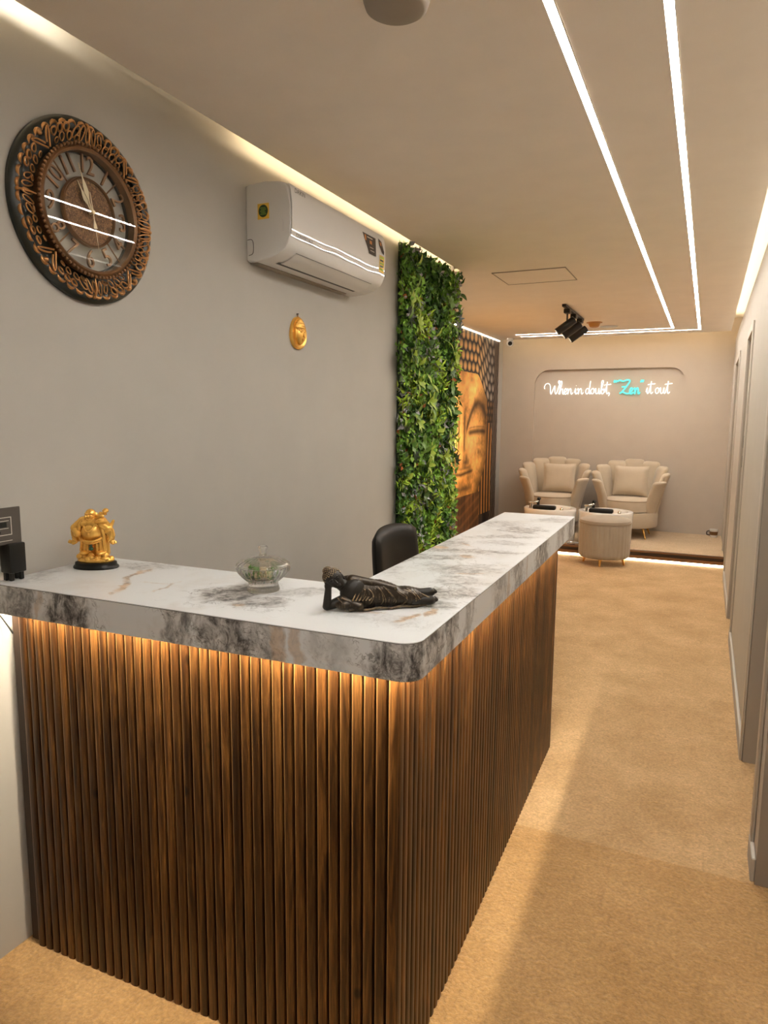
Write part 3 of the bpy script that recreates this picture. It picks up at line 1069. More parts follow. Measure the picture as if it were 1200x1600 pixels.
# side profile (x out, z up)
pr = [(0.0, 0.008), (0.0, 0.286)] + arc(0.02, 0.278, 0.02, 180, 90, 4)[1:] + [(0.10, 0.3), (0.155, 0.296), (0.185, 0.286), (0.200, 0.270)]
pr += [(0.209, 0.20), (0.2085, 0.13), (0.205, 0.085), (0.199, 0.060), (0.185, 0.040), (0.15, 0.018), (0.10, 0.004), (0.05, 0.0), (0.008, 0.0)]
bm = bmesh.new()
va = [bm.verts.new((x, -hy, z)) for x, z in pr]
vb = [bm.verts.new((x, hy, z)) for x, z in pr]
n = len(pr)
fa = bm.faces.new(va)
fb = bm.faces.new(vb[::-1])
for i in range(n):
    bm.faces.new((va[i], vb[i], vb[(i + 1) % n], va[(i + 1) % n]))
bmesh.ops.bevel(bm, geom=[e for e in bm.edges if all(abs(abs(v.co.y) - hy) < 1e-6 for v in e.verts) and abs(e.verts[0].co.y - e.verts[1].co.y) < 1e-6],
                offset=0.006, segments=2, profile=0.5, affect='EDGES')
bmesh.ops.recalc_face_normals(bm, faces=bm.faces)
me = bpy.data.meshes.new('casing')
bm.to_mesh(me)
bm.free()
me.materials.append(MAT['white_plastic'])
me.shade_smooth()
me.set_sharp_from_angle(angle=math.radians(30))
link('casing', me, ac)
# front panel, slightly wavy glossy film
NY, NZ = 90, 14
vs, fs = [], []
zs = [0.285 - (0.285 - 0.082) * j / NZ for j in range(NZ + 1)]
def fx(z):
    return float(np.polyval(PF, z)) - 0.006 * max(0.0, (z - 0.268) / 0.017) ** 2


PF = np.polyfit([0.082, 0.105, 0.13, 0.165, 0.20, 0.24, 0.270], [0.2068, 0.2092, 0.2110, 0.2124, 0.2122, 0.2090, 0.2040], 3)


for i in range(NY + 1):
    y = -hy + 0.008 + (2 * hy - 0.016) * i / NY
    for z in zs:
        wv = 0.0004 * math.sin(y * 13 + 0.6) + 0.00012 * math.sin(y * 29 + 2.0)
        vs.append((fx(z) + 0.0016 + wv, y, z))
m1 = NZ + 1
fs = [(i * m1 + j, (i + 1) * m1 + j, (i + 1) * m1 + j + 1, i * m1 + j + 1) for i in range(NY) for j in range(NZ)]
MB().add(vs, fs).build('front_panel', 'white_gloss', ac)
# air outlet flap and dark slot on the underside
def under(u):
    P = [(0.05, 0.0), (0.10, 0.004), (0.15, 0.018), (0.185, 0.040), (0.199, 0.060)]
    for (a, xa), (b_, xb) in zip(P, P[1:]):
        if a <= u <= b_:
            return xa + (xb - xa) * (u - a) / (b_ - a)
    return 0.0


def strip(u0, u1, y0, y1, off, name, mat, n=6):
    vs = []
    for i in range(n + 1):
        u = u0 + (u1 - u0) * i / n
        vs += [(u + off * 0.4, y0, under(u) - off), (u + off * 0.4, y1, under(u) - off)]
    return MB().add(vs, [(2 * i, 2 * i + 1, 2 * i + 3, 2 * i + 2) for i in range(n)]).build(name, mat, ac)


strip(0.106, 0.180, -hy + 0.085, hy - 0.10, 0.005, 'outlet_flap', 'white_plastic')
strip(0.088, 0.106, -hy + 0.075, hy - 0.12, 0.0015, 'air_slot', 'grey_dark', 2)
strip(0.180, 0.1818, -hy + 0.085, hy - 0.10, 0.0015, 'flap_gap', 'grey_dark', 1)
MB().box(0.004, 0.04, -hy + 0.02, hy - 0.10, -0.004, 0.0015).build('wall_bracket', 'downlight', ac, smooth=False)
# side sticker and pipe cover (on the end that faces the room entrance)
ye = -hy - 0.0008
st = MB().box(0.058, 0.112, ye - 0.0006, ye, 0.158, 0.218).build('energy_sticker', 'sticker_yellow', ac, smooth=False)
st['label'] = 'yellow square sticker'
MB().prism([(0.085 + 0.022 * math.cos(a), 0.189 + 0.024 * math.sin(a)) for a in np.linspace(0, 2 * PI, 24, endpoint=False)], ye - 0.0012, ye - 0.0006, 'y').build('badge', 'sticker_green', st, smooth=False)
b = MB()
for q in range(5):
    b.box(0.071 + 0.004 * (q % 2), 0.099 - 0.003 * (q % 3), ye - 0.0016, ye - 0.0012, 0.176 + q * 0.006, 0.1775 + q * 0.006)
b.build('badge_lines', 'ink_lime', st, smooth=False)
pc = catmull([(0.006, 0, 0.085), (0.026, 0, 0.085), (0.034, 0, 0.07), (0.034, 0, 0.04), (0.028, 0, 0.028), (0.012, 0, 0.024)], 5)
MB().tube([(p_.x, ye, p_.z) for p_ in pc], 0.0012, 6).build('pipe_cover', 'ink', ac)
MB().rbox(0.176, 0.181, ye - 0.0008, ye + 0.002, 0.105, 0.150, 0.0008, 1).build('side_tab', 'white_gloss', ac)
# stickers and lettering on the front panel
def panel(y, z, off):
    return (fx(z) + 0.0016 + off + 0.0018, y, z)


def decal(name, poly, mat, parent, off=0.0003):
    vs = [panel(y, z, off) for y, z in poly]
    return MB().add(vs, [tuple(range(len(poly)))]).build(name, mat, parent, smooth=False)


w1 = decal('warranty_sticker', [(hy - 0.262, 0.246), (hy - 0.118, 0.246), (hy - 0.118, 0.160), (hy - 0.195, 0.160)], 'sticker_brown', ac)
for (a, c, e, f, m_) in ((-0.242, -0.225, 0.240, 0.214, 'ink_orange'), (-0.215, -0.155, 0.236, 0.231, 'ink_light'), (-0.190, -0.165, 0.222, 0.206, 'ink_orange'),
                         (-0.190, -0.150, 0.192, 0.189, 'ink_light'), (-0.185, -0.140, 0.178, 0.175, 'ink_light')):
    decal('sticker_print', [(hy + a, e), (hy + c, e), (hy + c, f), (hy + a, f)], m_, w1, 0.0007)
w2 = decal('round_badge', [(hy - 0.085, 0.255), (hy - 0.050, 0.245), (hy - 0.024, 0.20), (hy - 0.030, 0.185), (hy - 0.055, 0.195), (hy - 0.082, 0.225)], 'sticker_brown', ac)
decal('badge_print', [(hy - 0.075, 0.243), (hy - 0.055, 0.238), (hy - 0.055, 0.222), (hy - 0.073, 0.226)], 'ink_orange', w2, 0.0007)
w3 = decal('energy_label', [(hy - 0.078, 0.178), (hy - 0.022, 0.178), (hy - 0.022, 0.098), (hy - 0.078, 0.098)], 'sticker_yellow', ac)
for q in range(5):
    z = 0.172 - q * 0.014
    decal('label_bar', [(hy - 0.072, z), (hy - 0.030 - 0.004 * (q % 2), z), (hy - 0.030 - 0.004 * (q % 2), z - 0.008), (hy - 0.072, z - 0.008)], 'ink_lime' if q % 2 == 0 else 'sticker_green', w3, 0.0007)


def ac_text(s, size, y, z, name):
    me = text_mesh(s, size, 0.0, 'LEFT')
    me.materials.clear()
    me.materials.append(MAT['ink'])
    me.transform(Matrix.Translation(panel(y, z, 0.0006)) @ Matrix(((0, 0, 1), (1, 0, 0), (0, 1, 0))).to_4x4())
    link(name, me, ac)


ac_text('DAIKIN', 0.024, -hy + 0.035, 0.262, 'brand_lettering')
ac_text('CONVERTIBLE', 0.020, -hy + 0.04, 0.093, 'model_lettering')

# ------------------------------------------------------------------ gilded face plaque on the wall
pl = thing('wall_plaque', 'small gold face plaque hanging on the wall below the air conditioner', 'plaque', (XL, 2.815, 1.863))
b = MB()
k = 28
def plq(a, s, x):
    return (x, 0.066 * s * math.cos(a) * (1 - 0.12 * math.sin(a)), 0.074 + 0.074 * s * math.sin(a))


rows = [(1.0, 0.001), (1.0, 0.010), (0.94, 0.015), (0.86, 0.011), (0.5, 0.010), (0.02, 0.010)]
vs = [plq(2 * PI * i / k, s, x) for s, x in rows for i in range(k)]
fs = [(j * k + i, j * k + (i + 1) % k, (j + 1) * k + (i + 1) % k, (j + 1) * k + i) for j in range(len(rows) - 1) for i in range(k)] + [tuple(range(k))]
b.add(vs, fs).build('plaque_disc', 'gold_statue', pl)
b = MB()
b.ell((0.012, 0.006, 0.066), (0.018, 0.034, 0.046))
b.ell((0.012, 0.004, 0.103), (0.017, 0.036, 0.022))
b.ell((0.012, 0.002, 0.125), (0.014, 0.018, 0.014))
b.cap((0.028, 0.010, 0.082), (0.034, 0.010, 0.058), 0.003, 0.005)
for s in (-1, 1):
    b.ell((0.028, 0.010 + s * 0.015, 0.080), (0.005, 0.009, 0.0028))
    b.tube([(0.028, 0.010 + s * 0.004, 0.085), (0.029, 0.010 + s * 0.016, 0.092), (0.024, 0.010 + s * 0.028, 0.084)], 0.0022, 6)
    b.ell((0.012, 0.006 + s * 0.036, 0.070), (0.008, 0.006, 0.024))
b.ell((0.029, 0.010, 0.046), (0.006, 0.010, 0.003))
b.ell((0.028, 0.010, 0.040), (0.006, 0.008, 0.003))
for r in range(4):
    for c in range(-5, 6):
        b.ell((0.0285 - 0.0018 * r - 0.00045 * c * c, 0.005 + c * 0.0062 + (r % 2) * 0.003, 0.098 + r * 0.0075), (0.0045, 0.0034, 0.0034), su=8, sv=6)
sculpt('face_relief', b, 0.0012, 'gold_statue', pl, 1)
MB().tube([(0.005, 0.004 * math.cos(a), 0.152 + 0.006 * math.sin(a)) for a in np.linspace(0, 2 * PI, 12, endpoint=False)], 0.0018, 6, True).build('hanging_ring', 'clock_copper', pl)
MB().tube([(-0.002, 0.0, 0.160), (0.010, 0.0, 0.160)], 0.003, 8).build('nail', 'black_metal', pl)

# ------------------------------------------------------------------ green wall
GY0, GY1 = 3.915, 4.955
gw = thing('green_wall', 'tall panel of artificial green foliage beside the golden face mural', 'plant wall', (XL, (GY0 + GY1) / 2, 0))
gh = (GY1 - GY0) / 2
MB().rbox(0.0, 0.022, -gh + 0.045, gh - 0.02, 0.02, 2.595, 0.003, 1).build('backing_panel', 'leaf_d', gw)
N = 15000
py = rng.uniform(-gh, gh, N)
pz = rng.uniform(0.03, 2.585, N)
# clumps of different sorts of plant
sort = rng.integers(0, 5, 260)
cy = rng.uniform(-gh, gh, 260)
cz = rng.uniform(0, 2.6, 260)
near = np.argmin((py[:, None] - cy[None]) ** 2 + (pz[:, None] - cz[None]) ** 2, 1)
knd = sort[near]
L = np.array([0.040, 0.050, 0.055, 0.034, 0.046])[knd] * rng.uniform(0.7, 1.25, N)
W = np.array([0.34, 0.26, 0.13, 0.42, 0.30])[knd] * L
pal = np.array([[0.10, 0.20, 0.028], [0.055, 0.125, 0.020], [0.25, 0.35, 0.045], [0.15, 0.27, 0.04], [0.035, 0.085, 0.018]])
colr = pal[knd] * rng.uniform(0.7, 2.7, (N, 1))
lil = rng.random(N) < np.where((np.sin(py * 9 + pz * 4.0) + np.sin(pz * 7 - py * 5)) > 0.9, 0.30, 0.04)
colr[lil] = np.array([0.40, 0.40, 0.42]) * rng.uniform(0.7, 1.2, (lil.sum(), 1))
red = rng.random(N) < 0.012
colr[red] = np.array([0.35, 0.11, 0.03])
ang = rng.uniform(0, 2 * PI, N)
out = rng.uniform(0.15, 1.0, N)
dirv = np.stack([out, np.cos(ang), np.sin(ang)], 1)
dirv /= np.linalg.norm(dirv, axis=1, keepdims=True)
up = np.stack([rng.uniform(0.6, 1.4, N), rng.normal(0, 0.5, N), rng.normal(0.3, 0.5, N)], 1)
side = np.cross(dirv, up)
side /= np.linalg.norm(side, axis=1, keepdims=True)
nrm = np.cross(side, dirv)
depth = 0.045 + 0.018 * np.sin(py * 17 + 1.0) * np.cos(pz * 13) + 0.01 * np.sin(py * 41 + pz * 37)
base = np.stack([rng.uniform(0.012, 1.0, N) * depth + 0.012, py, pz], 1)
V = np.stack([base,
              base + dirv * L[:, None] * 0.45 + side * W[:, None] + nrm * L[:, None] * 0.10,
              base + dirv * L[:, None] + nrm * L[:, None] * -0.05,
              base + dirv * L[:, None] * 0.45 - side * W[:, None] + nrm * L[:, None] * 0.10], 1).reshape(-1, 3)
V[:, 2] = np.clip(V[:, 2], 0.005, 2.603)
V[:, 0] = np.clip(V[:, 0], 0.004, 0.2)
Fq = np.arange(N * 4).reshape(N, 4)
tri = np.concatenate([Fq[:, [0, 1, 2]], Fq[:, [0, 2, 3]]])
me = bpy.data.meshes.new('foliage')
me.from_pydata(V.tolist(), [], tri.tolist())
at = me.color_attributes.new('Col', 'FLOAT_COLOR', 'POINT')
at.data.foreach_set('color', np.concatenate([np.repeat(colr, 4, 0), np.ones((N * 4, 1))], 1).astype(np.float32).ravel())
me.materials.append(MAT['leaf_vcol'])
fo = link('foliage', me, gw)
fo['kind'] = 'stuff'


def leaf_mesh(L, W, mat, name='leaf', lobes=0, bend=0.12):
    b = MB()
    n = 6
    if lobes:
        pts = []
        for i in range(lobes):
            a = -1.15 + 2.3 * i / (lobes - 1)
            r = L * (1.0 - 0.35 * abs(a) / 1.15)
            if i:
                am = a - 1.15 / (lobes - 1)
                pts.append((0.42 * L * math.cos(am), 0.42 * L * math.sin(am)))
            pts.append((r * math.cos(a), r * math.sin(a)))
        vs = [(0, 0, 0)] + [(x, y, bend * L * math.cos(3 * math.atan2(y, x)) * 0.4 - 0.1 * x) for x, y in pts]
        b.add(vs, [(0, i, i + 1) for i in range(1, len(pts))])
    else:
        vs = []
        for i in range(n + 1):
            t = i / n
            w_ = W * math.sin(PI * t ** 0.8) ** 0.8 if 0 < t < 1 else 0.0
            z = bend * L * math.sin(PI * t)
            vs += [(L * t, -w_, z + 0.2 * w_), (L * t, 0, z), (L * t, w_, z + 0.2 * w_)]
        fs = []
        for i in range(n):
            for k in (0, 1):
                fs.append((3 * i + k, 3 * i + k + 1, 3 * i + 4 + k, 3 * i + 3 + k))
        b.add(vs, fs)
    return b.mesh(name, mat)


LM = [leaf_mesh(0.075, 0.020, 'leaf_a'), leaf_mesh(0.07, 0.022, 'leaf_b'), leaf_mesh(0.085, 0.014, 'leaf_c'), leaf_mesh(0.08, 0.0, 'leaf_d', lobes=5),
      leaf_mesh(0.065, 0.020, 'leaf_c'), leaf_mesh(0.09, 0.017, 'leaf_b')]
spots = []
for q in range(24):                        # rosettes
    y0, z0 = rng.uniform(-gh + 0.06, gh - 0.06), rng.uniform(0.95, 2.5)
    kk = int(rng.integers(0, 3)) + (0 if q % 3 else 2)
    for s in range(8):
        spots.append((y0, z0, kk % 6, 2 * PI * s / 8 + rng.uniform(-0.2, 0.2), rng.uniform(0.25, 0.7)))
for q in range(84):
    spots.append((rng.uniform(-gh + 0.02, gh - 0.02), rng.uniform(0.9, 2.53), int(rng.integers(0, 6)), rng.uniform(0, 2 * PI), rng.uniform(0.2, 0.8)))
for y0, z0, a0 in ((-gh, 1.93, PI), (-gh, 1.91, 2.4), (-gh + 0.01, 1.93, 3.7), (-gh, 1.90, 4.2), (gh - 0.03, 2.27, 0.15), (gh - 0.03, 2.30, 0.9), (gh - 0.03, 2.20, 0.6),
                   (gh - 0.04, 2.17, 0.2), (-gh, 2.33, 3.3), (gh - 0.03, 1.24, 0.1), (gh - 0.04, 1.26, 0.5), (-0.1, 2.22, 2.6)):
    spots.append((y0, z0, 3, a0, 0.35))
for y0, z0, kk, a0, o_ in spots:
    d = Vector((o_, math.cos(a0), math.sin(a0))).normalized()
    nn = Vector((1, -0.4 * math.cos(a0), -0.4 * math.sin(a0)))
    s_ = nn.cross(d).normalized()
    nn = d.cross(s_)
    o = link('leaf', LM[kk], gw)
    o.matrix_local = Matrix((d, s_, nn)).transposed().to_4x4()
    o.location = (0.062 + 0.012 * math.sin(y0 * 17 + 1) * math.cos(z0 * 13), y0, min(z0, 2.52))

# ------------------------------------------------------------------ mural (flat print)
MY0, MY1, MZ0, MZ1 = 6.42, 9.47, 0.0, ZC - 0.01
nu, nv = 420, 360
yy = np.linspace(MY0, MY1, nu)
zz = np.linspace(MZ0, MZ1, nv)
Yg, Zg = np.meshgrid(yy, zz)
s = np.abs(Yg - (MY0 + MY1) / 2) / ((MY1 - MY0) / 2)       # 0 centre line of the face .. 1 edge
v = (Zg - MZ0) / (MZ1 - MZ0) - 0.078
def sm(x, a, b):
    t = np.clip((x - a) / (b - a), 0, 1)
    return t * t * (3 - 2 * t)


def vnoise(fx_, fy_, seed):
    r = np.random.default_rng(seed)
    g = r.random((64, 64))
    x, y = s * fx_ + 3, v * fy_ + 3
    xi, yi = x.astype(int), y.astype(int)
    xf, yf = x - xi, y - yi
    xf, yf = xf * xf * (3 - 2 * xf), yf * yf * (3 - 2 * yf)
    G = lambda i, j: g[i % 64, j % 64]
    return (G(xi, yi) * (1 - xf) + G(xi + 1, yi) * xf) * (1 - yf) + (G(xi, yi + 1) * (1 - xf) + G(xi + 1, yi + 1) * xf) * yf


n1 = vnoise(9, 20, 1) * 0.5 + vnoise(22, 50, 2) * 0.3 + vnoise(50, 110, 3) * 0.2
n2 = vnoise(30, 8, 4) * 0.6 + vnoise(70, 20, 5) * 0.4
C = lambda r, g, b: np.array(srgb(r, g, b)[:3])
img = np.zeros((nv, nu, 3)) + C(50, 42, 38)
img += (n2[..., None] - 0.5) * C(120, 105, 95) * 0.5
# wood-like carved side ornament
orn = np.abs(np.sin(s * 60 + 5 * np.sin(v * 14)))
img = np.where(((s > 0.80) & (orn > 0.8))[..., None], C(120, 104, 92), img)
# face
edge = 0.70 - 0.34 * sm(1 - v, 0.62, 0.93) + 0.03 * np.sin(v * 8)
hairline = 0.735 - 0.13 * sm(s, 0.35, 0.75)
face = (s < edge) & (v < hairline) & (v > 0.09)
fc = C(238, 168, 88)[None, None] * (0.22 + 1.75 * n1[..., None])
fc = fc * (1 - 0.80 * sm(s, edge - 0.28, edge + 0.02)[..., None])
hl = np.exp(-((s - 0.27) / 0.16) ** 2 - ((v - 0.43) / 0.10) ** 2) + 0.7 * np.exp(-((s - 0.25) / 0.25) ** 2 - ((v - 0.66) / 0.06) ** 2)
fc = fc + hl[..., None] * C(185, 148, 96)
img = np.where(face[..., None], fc, img)
dk = np.zeros_like(s)
# brow arch
bw = 0.605 - 1.2 * (s - 0.42) ** 2 - 0.10 * np.clip(0.30 - s, 0, 1)
dk = np.maximum(dk, 1.0 * np.exp(-((v - bw + 0.01) / (0.022 + 0.02 * sm(s, 0.2, 0.5) * (1 - sm(s, 0.55, 0.7)))) ** 2) * sm(s, 0.08, 0.14) * (1 - sm(s, 0.66, 0.74)))
# eye
ev = 0.460 - 0.10 * (s - 0.45) ** 2
dk = np.maximum(dk, 1.0 * np.exp(-((v - ev) / 0.017) ** 2) * sm(s, 0.13, 0.22) * (1 - sm(s, 0.60, 0.67)))
dk = np.maximum(dk, 0.6 * np.exp(-((v - ev - 0.022) / 0.006) ** 2) * sm(s, 0.13, 0.22) * (1 - sm(s, 0.60, 0.67)))
# nose
dk = np.maximum(dk, 0.9 * np.exp(-((s - 0.065 - 0.03 * (0.55 - v)) / 0.022) ** 2) * sm(v, 0.35, 0.40) * (1 - sm(v, 0.52, 0.58)))
dk = np.maximum(dk, 0.8 * np.exp(-((s - 0.10) / 0.07) ** 2 - ((v - 0.317) / 0.012) ** 2))
dk = np.maximum(dk, 0.6 * np.exp(-((s - 0.135) / 0.02) ** 2 - ((v - 0.335) / 0.025) ** 2))
# mouth
ml = 0.262 + 0.035 * s
dk = np.maximum(dk, 0.95 * np.exp(-((v - ml) / 0.009) ** 2) * (1 - sm(s, 0.26, 0.33)))
dk = np.maximum(dk, 0.7 * np.exp(-((v - 0.192) / 0.014) ** 2) * (1 - sm(s, 0.18, 0.32)))
dk = np.maximum(dk, 0.45 * np.exp(-((v - 0.288 - 0.02 * s) / 0.008) ** 2) * (1 - sm(s, 0.2, 0.3)))
lip = np.exp(-((v - 0.228) / 0.016) ** 2) * (1 - sm(s, 0.16, 0.26))
img = img * (1 - 0.25 * (lip * face)[..., None]) + (lip * face)[..., None] * C(120, 70, 25)
img = img * (1 - (dk * face * 0.9)[..., None]) + C(40, 28, 20) * (dk * face * 0.9)[..., None]
# ear lobe: long vertical strokes
ear = (s > edge - 0.01) & (s < 0.84) & (v > 0.04) & (v < 0.50 + 0.05 * np.sin(s * 20))
st_ = sm(np.sin(s * 78 + 1.5 * np.sin(v * 6)), -0.2, 0.9)[..., None]
img = np.where(ear[..., None], C(66, 48, 34) * (1 - st_) + (C(205, 140, 70) * (0.6 + 0.6 * n1[..., None])) * st_, img)
# neck
neck = (v <= 0.16) & (s < 0.5)
nk = sm(np.sin(v * 130 - s * 20), 0, 1)[..., None]
img = np.where(neck[..., None], C(74, 52, 36) * (1 - nk * 0.2) + C(190, 124, 66) * (nk * 0.2 + 0.45 * n2[..., None] ** 2), img)
# hair curls
hair = (v >= hairline) & (s < 0.86)
rowh = 0.046
rv = (v - hairline - 0.004) / rowh
ri = np.floor(rv)
cu = s / 0.105 + 0.5 * (ri % 2)
cu = cu + 0.15 * np.sin(ri * 3.1)
du, dv = (cu - np.floor(cu) - 0.5) / 0.44, (rv - ri - 0.5) / 0.49
rr2 = du ** 2 + dv ** 2
warm = (1 - sm(s, 0.30, 0.78))[..., None] * (1 - 0.55 * sm(v, 0.80, 0.98)[..., None])
cc = C(240, 190, 120) * warm + C(150, 138, 126) * (1 - warm)
sh = np.clip(1.15 - rr2, 0, 1)[..., None] * (0.65 + 0.35 * (1 - np.clip(dv + 0.2, -0.5, 1)))[..., None]
hc = np.where((rr2 < 1.0)[..., None], cc * sh + C(62, 52, 45) * 0.25, C(46, 40, 38))
img = np.where(hair[..., None], hc, img)
side_h = (s >= edge) & (s < 0.86) & (v > 0.50) & (v < hairline)
sv_ = v / 0.036
su_ = s / 0.075 + 0.5 * (np.floor(sv_) % 2)
r3 = ((su_ % 1 - 0.5) / 0.4) ** 2 + ((sv_ % 1 - 0.5) / 0.45) ** 2
img = np.where(side_h[..., None], np.where((r3 < 1)[..., None], C(150, 112, 74) * (1.1 - r3[..., None]) * (0.4 + sm(v, 0.5, 0.75)[..., None]), C(42, 36, 33)), img)
img = np.clip(img, 0.005, 1)
vs = np.stack([np.full(nu * nv, 0.003), Yg.ravel() - (MY0 + MY1) / 2, Zg.ravel() - MZ0], 1)
ii = np.arange(nv - 1)[:, None] * nu + np.arange(nu - 1)[None]
q4 = np.stack([ii, ii + 1, ii + nu + 1, ii + nu], -1).reshape(-1, 4)
me = bpy.data.meshes.new('printed_sheet')
me.from_pydata(vs.tolist(), [], q4.tolist())
at = me.color_attributes.new('Col', 'FLOAT_COLOR', 'POINT')
at.data.foreach_set('color', np.concatenate([img.reshape(-1, 3), np.ones((nu * nv, 1))], 1).astype(np.float32).ravel())
me.materials.append(MAT['mural_print'])
mu = thing('wall_mural', 'wall mural of a large golden statue face behind the foliage panel', 'mural', (XREC, (MY0 + MY1) / 2, MZ0))
link('printed_sheet', me, mu)
MB().box(0.0, 0.0025, -(MY1 - MY0) / 2, (MY1 - MY0) / 2, 0.0, MZ1 - MZ0).build('backing_sheet', 'white_plastic', mu, smooth=False)

# ------------------------------------------------------------------ neon sign
ns = thing('neon_sign', 'white and turquoise neon script sign reading When in doubt, "Zen" it out', 'sign', (-2.076, YB + 0.03, 1.895))
K = 0.001665
GL = {
 'W': [[(2, 45), (0, 62), (12, 84), (36, 86), (48, 62), (50, 20), (56, 2), (68, 30), (84, 68), (86, 30), (94, 2), (108, 30), (120, 80), (122, 108), (112, 104), (114, 88)]],
 'h': [[(0, 2), (14, 45), (24, 90), (20, 106), (11, 96), (9, 50), (9, 0), (14, 28), (25, 44), (32, 36), (32, 10), (38, 1), (46, 10)]],
 'e': [[(0, 14), (16, 20), (24, 36), (15, 46), (6, 32), (6, 10), (16, 0), (32, 12)]],
 'n': [[(0, 34), (6, 45), (9, 30), (8, 0), (14, 30), (26, 45), (32, 34), (32, 8), (38, 1), (46, 12)]],
 'i': [[(0, 14), (8, 45), (8, 12), (13, 1), (22, 12)], [(12, 66), (13, 70)]],
 'd': [[(28, 36), (17, 46), (4, 32), (4, 10), (14, 1), (26, 16), (34, 60), (38, 104), (33, 60), (32, 12), (37, 1), (46, 12)]],
 'o': [[(18, 46), (4, 34), (3, 12), (13, 1), (26, 12), (27, 32), (18, 46), (26, 36), (38, 40)]],
 'u': [[(0, 30), (6, 45), (6, 12), (14, 1), (26, 14), (30, 45), (30, 12), (36, 1), (44, 12)]],
 'b': [[(0, 14), (14, 60), (22, 98), (16, 106), (9, 92), (8, 40), (10, 8), (20, 1), (30, 16), (26, 38), (14, 34), (24, 32), (38, 40)]],
 't': [[(0, 14), (12, 60), (16, 95), (13, 50), (14, 10), (20, 1), (30, 12)], [(-8, 70), (46, 76)]],
 ',': [[(6, 8), (6, -2), (0, -14)]],
 'Z': [[(-14, 96), (4, 106), (30, 98), (60, 108), (80, 98), (52, 52), (20, 12), (6, 4), (30, 14), (60, 2), (92, 8)], [(20, 54), (60, 56)]],
 'q': [[(0, 108), (-4, 96), (-2, 88)], [(14, 108), (10, 96), (12, 88)]],
 'p': [[(4, 108), (2, 98), (-4, 88)], [(18, 108), (16, 98), (10, 88)]],
}
WORDS = [('W', 4, 0), ('h', 121, 0), ('e', 161, 0), ('n', 188, 0), ('i', 248, 0), ('n', 270, 0), ('d', 333, 0), ('o', 374, 0), ('u', 408, 0), ('b', 448, 0), ('t', 484, 0), (',', 514, 0),
         ('q', 556, 1), ('Z', 590, 1), ('e', 668, 1), ('n', 702, 1), ('p', 752, 1),
         ('i', 792, 0), ('t', 812, 0), ('o', 858, 0), ('u', 891, 0), ('t', 934, 0)]
for ch, x0, cy_ in WORDS:
    b = MB()
    sc_ = 1.0
    for stroke in GL[ch]:
        pts = [((x0 + x) * K, -0.028, z * K * sc_) for x, z in stroke]
        pts = catmull(pts, 6) if len(pts) > 2 else pts
        b.tube(pts, 0.0050 if cy_ == 0 else 0.0105, 8)
    for x, z in (GL[ch][0][0], GL[ch][0][-1]):
        b.tube([((x0 + x) * K, 0.0, z * K), ((x0 + x) * K, -0.026, z * K)], 0.003, 6)
    o = b.build('letter', 'neon_cyan' if cy_ else 'neon_white', ns)
    if cy_:
        o['label'] = 'turquoise neon letter'

# ------------------------------------------------------------------ armchairs, cushions
def make_armchair(x, y, rz, label):
    t = thing('armchair', label, 'armchair', (x, y, PZ), rz, 'shell-back armchairs on the platform')
    nch = 9
    span = math.radians(118)
    for i in range(nch):
        ph = -span + 2 * span * i / (nch - 1)
        f = abs(ph) / span
        zt = 0.945 - 0.235 * f ** 1.7
        z0 = 0.20
        r0, r1 = 0.325 - 0.055 * f, 0.432 - 0.002 * f
        tts = [q / 14 * 0.90 for q in range(14)] + [0.90 + 0.10 * math.sin(q / 8 * PI / 2) for q in range(9)]
        ns_, nc = len(tts) - 1, 16
        vs, fs = [], []
        half = span / (nch - 1)
        er = Vector((math.sin(ph), math.cos(ph), 0))
        et = Vector((math.cos(ph), -math.sin(ph), 0))
        for a in range(ns_ + 1):
            tt = tts[a]
            rr = r0 + (r1 - r0) * tt ** 1.25
            z = z0 + (zt - z0) * (1 - (1 - tt) ** 1.15)
            capf = 1.0
            if tt > 0.90:
                q = (tt - 0.90) / 0.10
                capf = math.sqrt(max(0.0, 1 - q * q)) * 0.98 + 0.02
            wd = rr * half * 1.16 * (0.42 + 0.58 * capf)
            th = 0.050 * (0.12 + 0.88 * capf)
            for k in range(nc):
                an = 2 * PI * k / nc
                cx_, sx_ = math.cos(an), math.sin(an)
                p_ = er * (rr + th * sx_) + et * (wd * abs(cx_) ** 0.8 * (1 if cx_ > 0 else -1))
                vs.append((p_.x, p_.y, z))
        for a in range(ns_):
            for k in range(nc):
                fs.append((a * nc + k, a * nc + (k + 1) % nc, (a + 1) * nc + (k + 1) % nc, (a + 1) * nc + k))
        fs += [tuple(range(nc))[::-1], tuple(ns_ * nc + k for k in range(nc))]
        MB().add(vs, fs).build('back_channel', 'velvet', t, angle=70)
    MB().lathe([(0.31, 0.13), (0.345, 0.14), (0.352, 0.16), (0.352, 0.29), (0.345, 0.318), (0.31, 0.325)], 40).build('base', 'velvet', t)
    sc_ = thing_part = MB().lathe([(0.0, 0.326), (0.285, 0.326), (0.300, 0.336), (0.302, 0.45), (0.292, 0.468), (0.25, 0.482), (0.0, 0.492)], 40, (0, -0.035, 0), close=False).build('seat_cushion', 'velvet', t)
    MB().tube([(0.300 * math.cos(a), -0.035 + 0.300 * math.sin(a), 0.460) for a in np.linspace(0, 2 * PI, 48, endpoint=False)], 0.006, 6, True).build('piping', 'velvet_dark', sc_)
    for ax, ay in ((-1, -1), (1, -1), (-1, 1), (1, 1)):
        MB().tube([(ax * 0.20, ay * 0.20, 0.14), (ax * 0.245, ay * 0.245, 0.0)], [0.017, 0.008], 10).build('leg', 'gold_metal', t)
    return t


make_armchair(-1.785, 9.19, 0.12, 'beige velvet shell-back armchair next to the mural wall')
make_armchair(-0.845, 9.17, -0.02, 'beige velvet shell-back armchair nearer the doors')


